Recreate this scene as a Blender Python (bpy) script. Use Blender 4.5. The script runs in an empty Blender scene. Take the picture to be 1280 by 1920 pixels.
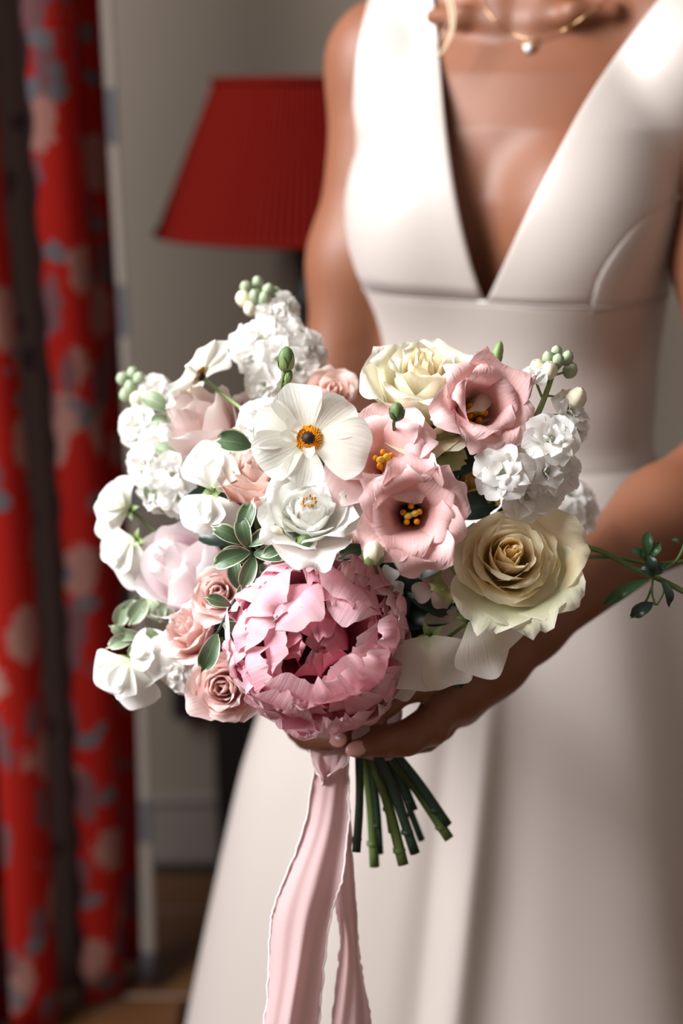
import bpy, math, random
import numpy as np
from mathutils import Vector, Matrix
from mathutils.bvhtree import BVHTree

S = bpy.context.scene
C = S.collection
# ------------------------------------------------------------------ camera
PITCH = math.radians(16.0)
CAM = np.array([0.0, 0.0, 1.30])
FPX = 50.0 / 36.0 * 1920.0
sp, cp = math.sin(PITCH), math.cos(PITCH)
RT, UP, FW = np.array([1.0, 0, 0]), np.array([0, sp, cp]), np.array([0, cp, -sp])
cd = bpy.data.cameras.new('camera')
cd.sensor_fit = 'VERTICAL'; cd.sensor_height = 36.0; cd.sensor_width = 24.0; cd.lens = 50.0
cd.clip_start = 0.05; cd.clip_end = 50
cd.dof.use_dof = True; cd.dof.focus_distance = 0.885; cd.dof.aperture_fstop = 3.0
co = bpy.data.objects.new('camera', cd); C.objects.link(co)
co.location = CAM; co.rotation_euler = (math.radians(90) - PITCH, 0, 0)
S.camera = co
# ------------------------------------------------------------------ light
w = bpy.data.worlds.new('world'); S.world = w; w.use_nodes = True
w.node_tree.nodes['Background'].inputs[0].default_value = (1.0, 0.81, 0.69, 1)
w.node_tree.nodes['Background'].inputs[1].default_value = 0.27
def area(name, loc, target, sx, sy, power, col):
    l = bpy.data.lights.new(name, 'AREA'); l.shape = 'RECTANGLE'; l.size = sx; l.size_y = sy
    l.energy = power; l.color = col
    o = bpy.data.objects.new(name, l); C.objects.link(o)
    o.location = loc
    o.rotation_euler = (Vector(target) - Vector(loc)).to_track_quat('-Z', 'Y').to_euler()
    return o
area('window_daylight', (-1.36, 0.58, 2.15), (0.10, 1.05, 1.10), 1.0, 1.3, 112.0, (0.95, 0.98, 1.0))
S.view_settings.view_transform = 'Standard'; S.view_settings.look = 'None'
S.view_settings.gamma = 1.0; S.view_settings.use_curve_mapping = False
S.view_settings.exposure = 0.0
S.cycles.use_denoising = True
S.cycles.max_bounces = 8; S.cycles.transmission_bounces = 6

# ------------------------------------------------------------------ helpers
def PX(px, py, d):
    return CAM + d * (FW + RT * ((px - 640.0) / FPX) + UP * ((960.0 - py) / FPX))
def camdir(a, b, c):
    v = a * RT + b * UP - c * FW
    return v / np.linalg.norm(v)
def clampmix(a, b, t): return a + (b - a) * t

def mesh_obj(name, verts, faces, mat, parent=None, uv=None, smooth=True):
    me = bpy.data.meshes.new(name)
    me.from_pydata([tuple(map(float, v)) for v in verts], [], [tuple(map(int, f)) for f in faces])
    if uv is not None:
        l = me.uv_layers.new(name='UVMap')
        idx = np.zeros(len(me.loops), dtype=np.int32); me.loops.foreach_get('vertex_index', idx)
        l.data.foreach_set('uv', np.asarray(uv, dtype=np.float32)[idx].ravel())
    if smooth: me.polygons.foreach_set('use_smooth', [True] * len(me.polygons))
    me.materials.append(mat); me.update()
    o = bpy.data.objects.new(name, me); C.objects.link(o)
    if parent is not None: o.parent = parent
    return o
def share(name, me, parent=None, M=None):
    o = bpy.data.objects.new(name, me); C.objects.link(o)
    if parent is not None: o.parent = parent
    if M is not None: o.matrix_basis = M
    return o
def empty(name, loc=(0, 0, 0), M=None):
    o = bpy.data.objects.new(name, None); C.objects.link(o); o.empty_display_size = 0.02
    if M is not None: o.matrix_world = M
    else: o.location = loc
    return o
def tag(o, label=None, cat=None, group=None, kind=None):
    if label: o['label'] = label
    if cat: o['category'] = cat
    if group: o['group'] = group
    if kind: o['kind'] = kind
    return o

class MB:                                   # collects shapes into one mesh
    def __init__(s): s.v, s.f, s.uv = [], [], []
    def add(s, v, f, uv=None):
        b = len(s.v); s.v += [tuple(x) for x in v]; s.f += [tuple(i + b for i in q) for q in f]
        s.uv += [tuple(x) for x in uv] if uv is not None else [(0.0, 0.0)] * len(v)
    def build(s, name, mat, parent=None, smooth=True):
        return mesh_obj(name, s.v, s.f, mat, parent, s.uv, smooth)

def grid_faces(nu, nv, closed_u=False):
    f = []
    for j in range(nv - 1):
        for i in range(nu if closed_u else nu - 1):
            k = (i + 1) % nu
            f.append((j * nu + i, j * nu + k, (j + 1) * nu + k, (j + 1) * nu + i))
    return f
def box(c, s):
    c, s = np.array(c, float), np.array(s, float) / 2
    v = [c + s * np.array(q) for q in [(-1,-1,-1),(1,-1,-1),(1,1,-1),(-1,1,-1),(-1,-1,1),(1,-1,1),(1,1,1),(-1,1,1)]]
    return v, [(3,2,1,0),(4,5,6,7),(0,1,5,4),(1,2,6,5),(2,3,7,6),(3,0,4,7)]
def bevel(o, wd=0.004, seg=2):
    m = o.modifiers.new('bevel', 'BEVEL'); m.width = wd; m.segments = seg; m.limit_method = 'ANGLE'
    return o
def catmull(pts, n):
    p = np.asarray(pts, float)
    if len(p) < 3:
        return p[0] + (p[-1] - p[0]) * np.linspace(0, 1, n)[:, None]
    q = np.vstack([2 * p[0] - p[1], p, 2 * p[-1] - p[-2]])
    t = np.linspace(0, len(p) - 1 - 1e-9, n); k = t.astype(int); f = (t - k)[:, None]
    a, b, c, d = q[k], q[k + 1], q[k + 2], q[k + 3]
    return .5 * ((2 * b) + (-a + c) * f + (2 * a - 5 * b + 4 * c - d) * f ** 2 + (-a + 3 * b - 3 * c + d) * f ** 3)
def tube(pts, rad, n=8, seg=14, smooth_path=True, flat=1.0):
    p = catmull(pts, seg) if smooth_path else np.asarray(pts, float)
    rr = np.interp(np.linspace(0, 1, len(p)), np.linspace(0, 1, len(np.atleast_1d(rad))), np.atleast_1d(rad))
    tg = np.gradient(p, axis=0); tg /= np.linalg.norm(tg, axis=1)[:, None] + 1e-12
    ref = np.array([0.31, 0.47, 0.83]); ref = ref - tg[0] * ref.dot(tg[0]); ref /= np.linalg.norm(ref)
    v, uv = [], []
    for i in range(len(p)):
        ref = ref - tg[i] * ref.dot(tg[i]); ref /= np.linalg.norm(ref)
        bi = np.cross(tg[i], ref)
        for k in range(n):
            a = 2 * math.pi * k / n
            v.append(p[i] + rr[i] * (math.cos(a) * ref + flat * math.sin(a) * bi)); uv.append((k / n, i / (len(p) - 1)))
    f = grid_faces(n, len(p), True)
    f += [tuple(range(n))[::-1], tuple((len(p) - 1) * n + k for k in range(n))]
    return v, f, uv
def lathe(prof, n=32, rfun=None):
    v, uv = [], []
    for j, (r, z) in enumerate(prof):
        for k in range(n):
            a = 2 * math.pi * k / n
            q = r if rfun is None else rfun(r, z, a)
            v.append((q * math.cos(a), q * math.sin(a), z)); uv.append((k / n, j / max(1, len(prof) - 1)))
    return v, grid_faces(n, len(prof), True), uv
def ellipsoid(c, r, n=14, m=9, ax=None):
    v, f, uv = lathe([(math.sin(math.pi * j / (m - 1)) + 1e-4, -math.cos(math.pi * j / (m - 1))) for j in range(m)], n)
    v = np.array(v) * np.array(r)
    if ax is not None: v = v @ np.array(ax).T
    return v + np.array(c), f, uv
def frame_from(n, roll=0.0):
    z = Vector(n).normalized(); x = Vector((0, 0, 1)).cross(z)
    if x.length < 1e-4: x = Vector((1, 0, 0))
    x.normalize(); y = z.cross(x)
    m = Matrix((x, y, z)).transposed()
    return m @ Matrix.Rotation(roll, 3, 'Z')

# ------------------------------------------------------------------ materials
class NG:
    def __init__(s, name):
        s.m = bpy.data.materials.new(name); s.m.use_nodes = True; s.t = s.m.node_tree; s.t.nodes.clear()
        s.out = s.n('ShaderNodeOutputMaterial')
    def n(s, typ, **kw):
        x = s.t.nodes.new(typ)
        for k, v in kw.items(): setattr(x, k, v)
        return x
    def l(s, a, b): s.t.links.new(a, b)
    def val(s, sock, v):
        if isinstance(v, bpy.types.NodeSocket): s.l(v, sock)
        else: sock.default_value = v
    def math(s, op, a, b=0.0, c=0.0, clamp=False):
        x = s.n('ShaderNodeMath', operation=op); x.use_clamp = clamp
        s.val(x.inputs[0], a); s.val(x.inputs[1], b); s.val(x.inputs[2], c)
        return x.outputs[0]
    def mix(s, f, a, b, mode='MIX'):
        x = s.n('ShaderNodeMix', data_type='RGBA', blend_type=mode)
        s.val(x.inputs[0], f)
        for k, q in ((6, a), (7, b)):
            if isinstance(q, bpy.types.NodeSocket): s.l(q, x.inputs[k])
            else: x.inputs[k].default_value = (*q[:3], 1)
        return x.outputs[2]
    def ramp(s, f, stops):
        x = s.n('ShaderNodeValToRGB'); e = x.color_ramp.elements
        while len(e) < len(stops): e.new(0.5)
        for q, (p, c) in zip(e, stops): q.position = p; q.color = (*c[:3], 1) if len(c) >= 3 else c
        s.l(f, x.inputs[0]); return x.outputs[0]
    def noise(s, scale, vec=None, detail=3.0, rough=0.5):
        x = s.n('ShaderNodeTexNoise'); x.inputs['Scale'].default_value = scale; x.inputs['Detail'].default_value = detail
        x.inputs['Roughness'].default_value = rough
        if vec is not None: s.l(vec, x.inputs['Vector'])
        return x.outputs[0]
    def uv(s):
        x = s.n('ShaderNodeUVMap'); y = s.n('ShaderNodeSeparateXYZ'); s.l(x.outputs[0], y.inputs[0])
        return x.outputs[0], y.outputs[0], y.outputs[1]
    def obj(s): return s.n('ShaderNodeTexCoord').outputs['Object']
    def pbr(s, col, rough=0.5, spec=0.4, **kw):
        x = s.n('ShaderNodeBsdfPrincipled')
        s.val(x.inputs['Base Color'], col if isinstance(col, bpy.types.NodeSocket) else (*col[:3], 1))
        s.val(x.inputs['Roughness'], rough); x.inputs['Specular IOR Level'].default_value = spec
        for k, v in kw.items():
            s.val(x.inputs[k.replace('_', ' ')], v)
        return x
    def bump(s, h, strength=0.3, dist=0.002):
        x = s.n('ShaderNodeBump'); x.inputs['Strength'].default_value = strength; x.inputs['Distance'].default_value = dist
        s.l(h, x.inputs['Height']); return x.outputs[0]
    def done(s, sh): s.l(sh, s.out.inputs[0]); return s.m

def petal_mat(name, stops, trans=0.3, veins=0.25, blush=None, rough=0.55, edge=None):
    g = NG(name); uv, u, v = g.uv()
    au = g.math('ABSOLUTE', g.math('SUBTRACT', g.math('MULTIPLY', u, 2.0), 1.0))
    col = g.ramp(v, stops)
    if blush is not None:                  # patchy natural colour in the petal
        nz = g.noise(38.0, g.obj(), 2.0)
        col = g.mix(g.math('MULTIPLY', g.math('SUBTRACT', nz, 0.40, clamp=True), 2.2, clamp=True), col, blush)
    if edge is not None:
        m = g.math('MULTIPLY', g.math('SUBTRACT', g.math('MAXIMUM', au, v), 0.90, clamp=True), 9.0, clamp=True)
        col = g.mix(m, col, edge)
    vm = g.n('ShaderNodeMapping'); g.l(uv, vm.inputs[0]); vm.inputs['Scale'].default_value = (26, 1.6, 1)
    vein = g.noise(1.0, vm.outputs[0], 3.0)
    bp = g.bump(vein, veins, 0.0012)
    p = g.pbr(col, rough, 0.2, Normal=bp)
    t = g.n('ShaderNodeBsdfTranslucent'); g.l(col, t.inputs[0])
    mx = g.n('ShaderNodeMixShader'); mx.inputs[0].default_value = trans
    g.l(p.outputs[0], mx.inputs[1]); g.l(t.outputs[0], mx.inputs[2])
    return g.done(mx.outputs[0])
def leaf_mat(name, dark, light, margin=None, rough=0.4, trans=0.12):
    g = NG(name); uv, u, v = g.uv()
    au = g.math('ABSOLUTE', g.math('SUBTRACT', g.math('MULTIPLY', u, 2.0), 1.0))
    nz = g.noise(55.0, g.obj(), 3.0)
    col = g.mix(nz, dark, light)
    rib = g.math('LESS_THAN', au, 0.05); col = g.mix(g.math('MULTIPLY', rib, 0.5), col, (light[0] * 1.6, light[1] * 1.5, light[2] * 1.5))
    if margin is not None:
        e = g.math('ADD', g.math('MAXIMUM', au, g.math('MULTIPLY', v, 0.93)), g.math('MULTIPLY', g.math('SUBTRACT', nz, 0.5), 0.35))
        col = g.mix(g.math('MULTIPLY', g.math('SUBTRACT', e, 0.84, clamp=True), 14.0, clamp=True), col, margin)
    p = g.pbr(col, rough, 0.45)
    t = g.n('ShaderNodeBsdfTranslucent'); g.l(col, t.inputs[0])
    mx = g.n('ShaderNodeMixShader'); mx.inputs[0].default_value = trans
    g.l(p.outputs[0], mx.inputs[1]); g.l(t.outputs[0], mx.inputs[2])
    return g.done(mx.outputs[0])
def plain(name, col, rough=0.5, spec=0.4, var=0.12, scale=30.0, **kw):
    g = NG(name); nz = g.noise(scale, g.obj(), 3.0)
    c = g.mix(nz, tuple(x * (1 - var) for x in col), tuple(min(1, x * (1 + var)) for x in col))
    return g.done(g.pbr(c, rough, spec, **kw).outputs[0])

def mat_skin():
    g = NG('tanned_skin'); nz = g.noise(22.0, g.obj(), 4.0); n2 = g.noise(900.0, g.obj(), 2.0)
    col = g.mix(nz, (0.180, 0.063, 0.031), (0.225, 0.087, 0.045))
    p = g.pbr(col, 0.50, 0.38, Subsurface_Weight=0.18, Subsurface_Scale=0.006, Normal=g.bump(n2, 0.10, 0.0006))
    p.inputs['Subsurface Radius'].default_value = (1.0, 0.35, 0.2)
    return g.done(p.outputs[0])
def mat_satin():
    g = NG('ivory_satin'); n2 = g.noise(1500.0, g.obj(), 2.0); n1 = g.noise(5.0, g.obj(), 2.0)
    col = g.mix(n1, (0.475, 0.405, 0.367), (0.515, 0.443, 0.403))
    p = g.pbr(col, 0.42, 0.9, Sheen_Weight=0.25, Coat_Weight=0.4, Coat_Roughness=0.38, Normal=g.bump(n2, 0.06, 0.0006))
    return g.done(p.outputs[0])
def mat_curtain():
    g = NG('red_floral_print'); uv, u, v = g.uv()
    wav = g.math('MULTIPLY', g.math('ABSOLUTE', g.math('SINE', g.math('MULTIPLY', v, 38.0))), 0.012)
    f = g.math('FRACT', g.math('DIVIDE', g.math('ADD', u, g.math('SUBTRACT', wav, 0.035)), 0.36))
    red = g.math('LESS_THAN', f, 0.62)
    ed = g.math('LESS_THAN', g.math('ABSOLUTE', g.math('SUBTRACT', f, 0.635)), 0.022)
    def cells(scale, sx, sy, thr):
        mp = g.n('ShaderNodeMapping'); g.l(uv, mp.inputs[0]); mp.inputs['Scale'].default_value = (sx, sy, 1)
        vo = g.n('ShaderNodeTexVoronoi'); vo.inputs['Scale'].default_value = scale; g.l(mp.outputs[0], vo.inputs['Vector'])
        wob = g.math('MULTIPLY', g.math('SUBTRACT', g.noise(60.0, uv, 3.0), 0.5), 0.35)
        return g.math('LESS_THAN', g.math('ADD', vo.outputs['Distance'], wob), thr)
    flower = cells(12.0, 1.0, 0.75, 0.36); leafy = cells(17.0, 1.1, 0.5, 0.34); blue = cells(15.0, 0.9, 1.2, 0.25)
    rc = g.mix(flower, (0.32, 0.012, 0.008), (0.30, 0.14, 0.115))
    rc = g.mix(leafy, rc, (0.14, 0.06, 0.065)); rc = g.mix(blue, rc, (0.115, 0.10, 0.11))
    tp = g.mix(cells(13.0, 1.0, 0.9, 0.2), (0.17, 0.125, 0.12), (0.075, 0.052, 0.068))
    col = g.mix(red, tp, rc); col = g.mix(ed, col, (0.03, 0.012, 0.02))
    hem = g.math('LESS_THAN', u, 0.035); dash = g.math('LESS_THAN', g.math('FRACT', g.math('MULTIPLY', v, 4.0)), 0.28)
    hc = g.mix(g.math('MULTIPLY', dash, 0.75), (0.24, 0.20, 0.17), (0.06, 0.065, 0.085))
    col = g.mix(hem, col, hc)
    p = g.pbr(col, 0.85, 0.08)
    return g.done(p.outputs[0])
def mat_wall():
    g = NG('painted_plaster'); nz = g.noise(3.0, g.obj(), 4.0); n2 = g.noise(140.0, g.obj(), 2.0)
    col = g.mix(nz, (0.19, 0.152, 0.120), (0.215, 0.174, 0.138))
    return g.done(g.pbr(col, 0.85, 0.2, Normal=g.bump(n2, 0.1, 0.001)).outputs[0])
def mat_floor():
    g = NG('oak_board'); mp = g.n('ShaderNodeMapping'); g.l(g.obj(), mp.inputs[0]); mp.inputs['Scale'].default_value = (3, 40, 3)
    nz = g.noise(2.0, mp.outputs[0], 5.0)
    oi = g.n('ShaderNodeObjectInfo')
    col = g.mix(nz, (0.055, 0.022, 0.008), (0.105, 0.043, 0.015))
    col = g.mix(g.math('MULTIPLY', oi.outputs['Random'], 0.35), col, (0.11, 0.045, 0.018))
    return g.done(g.pbr(col, 0.35, 0.45, Normal=g.bump(nz, 0.08, 0.001)).outputs[0])
def mat_shade():
    g = NG('red_pleated_fabric'); nz = g.noise(120.0, g.obj(), 2.0)
    col = g.mix(nz, (0.098, 0.004, 0.0025), (0.12, 0.006, 0.0038))
    p = g.pbr(col, 0.9, 0.04)
    t = g.n('ShaderNodeBsdfTranslucent'); g.l(col, t.inputs[0])
    mx = g.n('ShaderNodeMixShader'); mx.inputs[0].default_value = 0.2
    g.l(p.outputs[0], mx.inputs[1]); g.l(t.outputs[0], mx.inputs[2])
    return g.done(mx.outputs[0])

M = {}
M['skin'] = mat_skin(); M['satin'] = mat_satin(); M['curtain'] = mat_curtain(); M['wall'] = mat_wall()
M['floor'] = mat_floor(); M['shade'] = mat_shade()
M['ebony'] = plain('ebonised_wood', (0.012, 0.010, 0.010), 0.4, 0.4)
M['board'] = plain('grey_paint', (0.20, 0.165, 0.145), 0.6, 0.3)
M['nail'] = plain('blush_nail_polish', (0.62, 0.32, 0.28), 0.25, 0.5, 0.03)
M['gold'] = plain('gold', (0.75, 0.47, 0.22), 0.25, 0.5, 0.05, Metallic=0.9)
M['gem'] = plain('clear_stone', (0.85, 0.86, 0.9), 0.08, 0.9, 0.05)
M['hair'] = plain('blonde_hair', (0.66, 0.50, 0.34), 0.45, 0.4, 0.2, 60)
M['stem'] = plain('green_stem', (0.085, 0.13, 0.03), 0.5, 0.35, 0.3, 60)
M['stem_dark'] = plain('dark_green_stem', (0.018, 0.04, 0.022), 0.5, 0.35, 0.3, 60)
M['sage'] = plain('sage_bud', (0.34, 0.40, 0.26), 0.55, 0.3, 0.22, 90)
M['budgreen'] = plain('dark_bud', (0.11, 0.17, 0.06), 0.5, 0.3, 0.3, 120)
M['ivorybud'] = plain('ivory_bud', (0.78, 0.72, 0.54), 0.5, 0.3, 0.05, 60)
M['calyx'] = leaf_mat('calyx_green', (0.16, 0.24, 0.07), (0.30, 0.38, 0.15), None, 0.5, 0.2)
M['orange'] = plain('orange_anther', (0.72, 0.27, 0.012), 0.6, 0.2, 0.35, 400)
M['yellow'] = plain('yellow_anther', (0.62, 0.42, 0.05), 0.6, 0.2, 0.25, 300)
M['brown'] = plain('brown_pistil', (0.035, 0.015, 0.01), 0.6, 0.3, 0.3, 300)
M['var_leaf'] = leaf_mat('variegated_leaf', (0.035, 0.075, 0.035), (0.11, 0.17, 0.08), (0.62, 0.63, 0.44))
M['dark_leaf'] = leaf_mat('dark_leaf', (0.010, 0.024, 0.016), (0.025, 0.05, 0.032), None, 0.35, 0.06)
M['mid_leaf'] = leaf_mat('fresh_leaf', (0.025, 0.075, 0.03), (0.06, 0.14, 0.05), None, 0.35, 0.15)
M['sage_leaf'] = leaf_mat('sage_leaf', (0.17, 0.24, 0.13), (0.33, 0.40, 0.26), (0.6, 0.62, 0.48), 0.5, 0.2)
W = (0.90, 0.89, 0.86)
M['ivory'] = petal_mat('warm_fill_tinted_pea_petal', [(0.0, (0.74, 0.76, 0.50)), (0.2, (0.92, 0.87, 0.77)), (1.0, (0.94, 0.88, 0.82))], 0.5)  # white pea petal with warm ambient light put into its colour and translucency
M['white'] = petal_mat('white_petal', [(0.0, (0.72, 0.76, 0.52)), (0.22, (0.88, 0.87, 0.80)), (1.0, W)], 0.42)
M['stockw'] = petal_mat('stock_petal', [(0.0, (0.30, 0.42, 0.16)), (0.16, (0.62, 0.70, 0.46)), (0.3, (0.88, 0.86, 0.82)), (1.0, (0.9, 0.87, 0.84))], 0.42)
M['anemone'] = petal_mat('anemone_petal', [(0.0, (0.80, 0.80, 0.55)), (0.3, (0.88, 0.87, 0.77)), (1.0, (0.91, 0.90, 0.84))], 0.42, 0.4)
M['cream'] = petal_mat('cream_petal', [(0.0, (0.75, 0.62, 0.32)), (0.45, (0.86, 0.80, 0.60)), (1.0, (0.90, 0.87, 0.74))], 0.42)
M['creamc'] = petal_mat('cream_heart_petal', [(0.0, (0.80, 0.50, 0.22)), (0.6, (0.88, 0.70, 0.42)), (1.0, (0.90, 0.82, 0.62))], 0.42)
M['yrose'] = petal_mat('buttermilk_petal', [(0.0, (0.86, 0.64, 0.28)), (0.5, (0.92, 0.78, 0.50)), (1.0, (0.94, 0.85, 0.64))], 0.58)
M['yrosec'] = petal_mat('buttermilk_heart_petal', [(0.0, (0.88, 0.54, 0.15)), (0.6, (0.92, 0.70, 0.32)), (1.0, (0.94, 0.80, 0.52))], 0.58)
M['guard'] = petal_mat('greenish_guard_petal', [(0.0, (0.50, 0.58, 0.28)), (0.6, (0.76, 0.76, 0.52)), (1.0, (0.80, 0.76, 0.58))], 0.42, edge=(0.84, 0.80, 0.70))
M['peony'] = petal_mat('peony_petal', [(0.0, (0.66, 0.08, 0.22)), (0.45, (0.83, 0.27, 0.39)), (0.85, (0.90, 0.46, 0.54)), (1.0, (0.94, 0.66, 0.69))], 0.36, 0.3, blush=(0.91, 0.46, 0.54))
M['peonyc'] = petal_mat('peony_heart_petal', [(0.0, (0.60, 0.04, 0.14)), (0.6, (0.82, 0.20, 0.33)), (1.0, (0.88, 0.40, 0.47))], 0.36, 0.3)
M['peonyo'] = petal_mat('peony_outer_petal', [(0.0, (0.78, 0.20, 0.35)), (0.5, (0.90, 0.45, 0.54)), (1.0, (0.94, 0.70, 0.73))], 0.36, 0.3, edge=(0.92, 0.84, 0.85))
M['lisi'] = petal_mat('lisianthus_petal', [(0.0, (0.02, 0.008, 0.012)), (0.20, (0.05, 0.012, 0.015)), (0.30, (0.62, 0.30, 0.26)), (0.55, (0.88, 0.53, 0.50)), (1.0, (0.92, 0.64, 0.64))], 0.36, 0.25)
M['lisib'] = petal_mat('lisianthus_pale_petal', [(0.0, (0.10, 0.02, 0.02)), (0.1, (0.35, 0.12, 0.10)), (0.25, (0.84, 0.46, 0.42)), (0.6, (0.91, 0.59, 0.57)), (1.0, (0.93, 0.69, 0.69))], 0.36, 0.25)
M['blush'] = petal_mat('blush_petal', [(0.0, (0.80, 0.48, 0.42)), (0.5, (0.88, 0.68, 0.64)), (1.0, (0.91, 0.80, 0.77))], 0.42)
M['pale'] = petal_mat('pale_pink_petal', [(0.0, (0.86, 0.50, 0.56)), (0.5, (0.92, 0.76, 0.78)), (1.0, (0.93, 0.86, 0.86))], 0.42, 0.3)
M['peach'] = petal_mat('peach_petal', [(0.0, (0.80, 0.38, 0.26)), (0.5, (0.87, 0.58, 0.49)), (1.0, (0.90, 0.72, 0.66))], 0.42)
M['srose'] = petal_mat('spray_rose_petal', [(0.0, (0.78, 0.36, 0.30)), (0.5, (0.86, 0.55, 0.50)), (1.0, (0.90, 0.72, 0.68))], 0.42)
M['apricot'] = petal_mat('apricot_petal', [(0.0, (0.75, 0.38, 0.06)), (0.5, (0.84, 0.56, 0.16)), (1.0, (0.88, 0.70, 0.36))], 0.3)
M['lime'] = petal_mat('lime_bract', [(0.0, (0.35, 0.42, 0.14)), (0.6, (0.52, 0.56, 0.26)), (1.0, (0.62, 0.62, 0.34))], 0.3)
def mat_ribbon():
    g = NG('pink_silk'); nz = g.noise(700.0, g.obj(), 2.0)
    p = g.pbr((0.74, 0.50, 0.50), 0.5, 0.35, Sheen_Weight=0.2, Normal=g.bump(nz, 0.1, 0.0008))
    t = g.n('ShaderNodeBsdfTranslucent'); t.inputs[0].default_value = (0.78, 0.52, 0.52, 1)
    mx = g.n('ShaderNodeMixShader'); mx.inputs[0].default_value = 0.4
    g.l(p.outputs[0], mx.inputs[1]); g.l(t.outputs[0], mx.inputs[2])
    return g.done(mx.outputs[0])
M['ribbon'] = mat_ribbon()
M['fray'] = plain('frayed_silk_edge', (0.82, 0.70, 0.69), 0.7, 0.2, 0.05)

# ------------------------------------------------------------------ the room
WY = 2.28                                                     # back wall plane
v, f = box((0.6, WY + 0.05, 1.3), (4.2, 0.10, 2.8)); tag(mesh_obj('wall_back', v, f, M['wall'], smooth=False), kind='structure')
v, f = box((0.6, 0.9, -0.06), (4.2, 3.0, 0.08)); floor = tag(mesh_obj('floor', v, f, M['ebony'], smooth=False), kind='structure')
bv, bf = box((0, 0, 0), (1.18, 0.118, 0.02))
bm_ = None
for r in range(22):
    for k in range(4):
        x = -1.2 + 0.59 + k * 1.2 - (0.45 if r % 2 else 0.0)
        if r % 3 == 0: x -= 0.22
        if bm_ is None:
            o = mesh_obj('floor_board', bv, bf, M['floor'], floor, smooth=False); bm_ = o.data
        else: o = share('floor_board', bm_, floor)
        o.location = (x, -0.35 + r * 0.12, -0.01)
        bevel(o, 0.002, 1)
m = MB(); m.add(*box((0.6, WY - 0.009, 0.065), (4.2, 0.018, 0.13))); m.add(*box((0.6, WY - 0.012, 0.125), (4.2, 0.024, 0.012)))
tag(bevel(m.build('baseboard_back', M['board'], None, False), 0.003), kind='structure')
# window wall, left of the frame: the opening the daylight comes through
m = MB()
m.add(*box((-1.30, 1.79, 1.3), (0.10, 0.98, 2.8))); m.add(*box((-1.30, -0.60, 1.3), (0.10, 0.6, 2.8)))
m.add(*box((-1.30, 0.50, 0.45), (0.10, 1.60, 0.9))); m.add(*box((-1.30, 0.50, 2.78), (0.10, 1.60, 0.10)))
tag(m.build('wall_left', M['wall'], None, False), kind='structure')
m = MB()
for yy in (-0.28, 1.28): m.add(*box((-1.27, yy, 1.82), (0.05, 0.04, 1.84)))
for zz in (0.92, 2.71): m.add(*box((-1.27, 0.50, zz), (0.05, 1.58, 0.045)))
tag(bevel(m.build('window_1', M['board'], None, False), 0.004), kind='structure')

# curtain
cu = empty('curtain', (-0.42, 1.9, 0.0))
tag(cu, 'long red floral curtain with taupe stripes hanging left of the lamp', 'curtain')
NZ, NU_ = 40, 150
def curtain_sheet(x0, x1, y0, y1, folds, amp, ustart):
    s = np.linspace(0, 1, NU_); V, UVs = [], []
    for j in range(NZ):
        z = 0.015 + (2.55 - 0.015) * j / (NZ - 1)
        k = 0.75 + 0.35 * (1 - z / 2.55)
        ph = 2 * math.pi * folds * s - 1.75 + 0.25 * math.sin(z * 1.7)
        x = x0 + (x1 - x0) * s + 0.012 * np.sin(2 * ph + 0.6) * k + 0.006 * math.sin(z * 3)
        y = y0 + (y1 - y0) * s + amp * k * np.sin(ph) + 0.012 * np.sin(ph * 0.37 + z)
        if j == 0: L = np.concatenate([[0], np.cumsum(np.hypot(np.diff(x), np.diff(y)))])
        for i in range(NU_): V.append((x[i] + 0.42, y[i] - 1.9, z)); UVs.append((ustart + L[i], z))
    return V, grid_faces(NU_, NZ), UVs
a = curtain_sheet(-0.278, -0.66, 1.93, 1.62, 4.6, 0.036, 0.0)
o = mesh_obj('drape', a[0], a[1], M['curtain'], cu, a[2])
sm = o.modifiers.new('thick', 'SOLIDIFY'); sm.thickness = 0.003
for k in range(9): mesh_obj('pleat_hook', *box((0.14 - 0.05 * k, 0.03 if k % 2 else -0.03, 2.555), (0.012, 0.012, 0.05)), M['gold'], cu)
ro = tag(empty('curtain_rail', (-0.42, 1.9, 2.6)), 'curtain rail above the red floral curtain', 'rail')
m = MB(); m.add(*tube([(-0.5, 0, 0), (0.3, 0, 0)], 0.014, 12, 4)); m.build('rod', M['ebony'], ro)
m = MB(); m.add(*box((0.2, 0.19, 0.0), (0.02, 0.38, 0.02))); m.build('bracket', M['ebony'], ro)

# demilune table against the wall, lamp on it
tb = tag(empty('console_table', (0.09, WY, 0)), 'dark half-round table with slim legs against the wall under the lamp', 'table')
TZ = 0.72
n = 28; vv = []
for zz in (TZ - 0.025, TZ):
    vv += [(0.335 * math.cos(math.pi + math.pi * k / n), -0.03 + 0.46 * math.sin(math.pi + math.pi * k / n), zz) for k in range(n + 1)]
ff = [(k, k + 1, n + 2 + k, n + 1 + k) for k in range(n)] + [tuple(range(n + 1))[::-1], tuple(range(n + 1, 2 * n + 2)), (n, 0, n + 1, 2 * n + 1)]
bevel(mesh_obj('table_top', vv, ff, M['ebony'], tb, smooth=False), 0.005)
vv = []
for zz in (TZ - 0.10, TZ - 0.025):
    vv += [(0.31 * math.cos(math.pi + math.pi * k / n), -0.03 + 0.42 * math.sin(math.pi + math.pi * k / n), zz) for k in range(n + 1)]
mesh_obj('apron', vv, ff, M['ebony'], tb, smooth=False)
for lx, ly in ((-0.275, -0.06), (0.275, -0.06), (0.0, -0.40)):
    v, f = box((0, 0, 0.325), (0.065, 0.05, 0.65)); v = [np.array(q) * ((1, 1, 1) if q[2] > 0.3 else (0.85, 0.85, 1)) + (lx, ly, 0) for q in v]
    bevel(mesh_obj('leg', v, f, M['ebony'], tb, smooth=False), 0.003)
so = tag(empty('wall_socket', (-0.262, WY, 0.33)), 'small black box low on the wall beside the dark table', 'socket')
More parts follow.
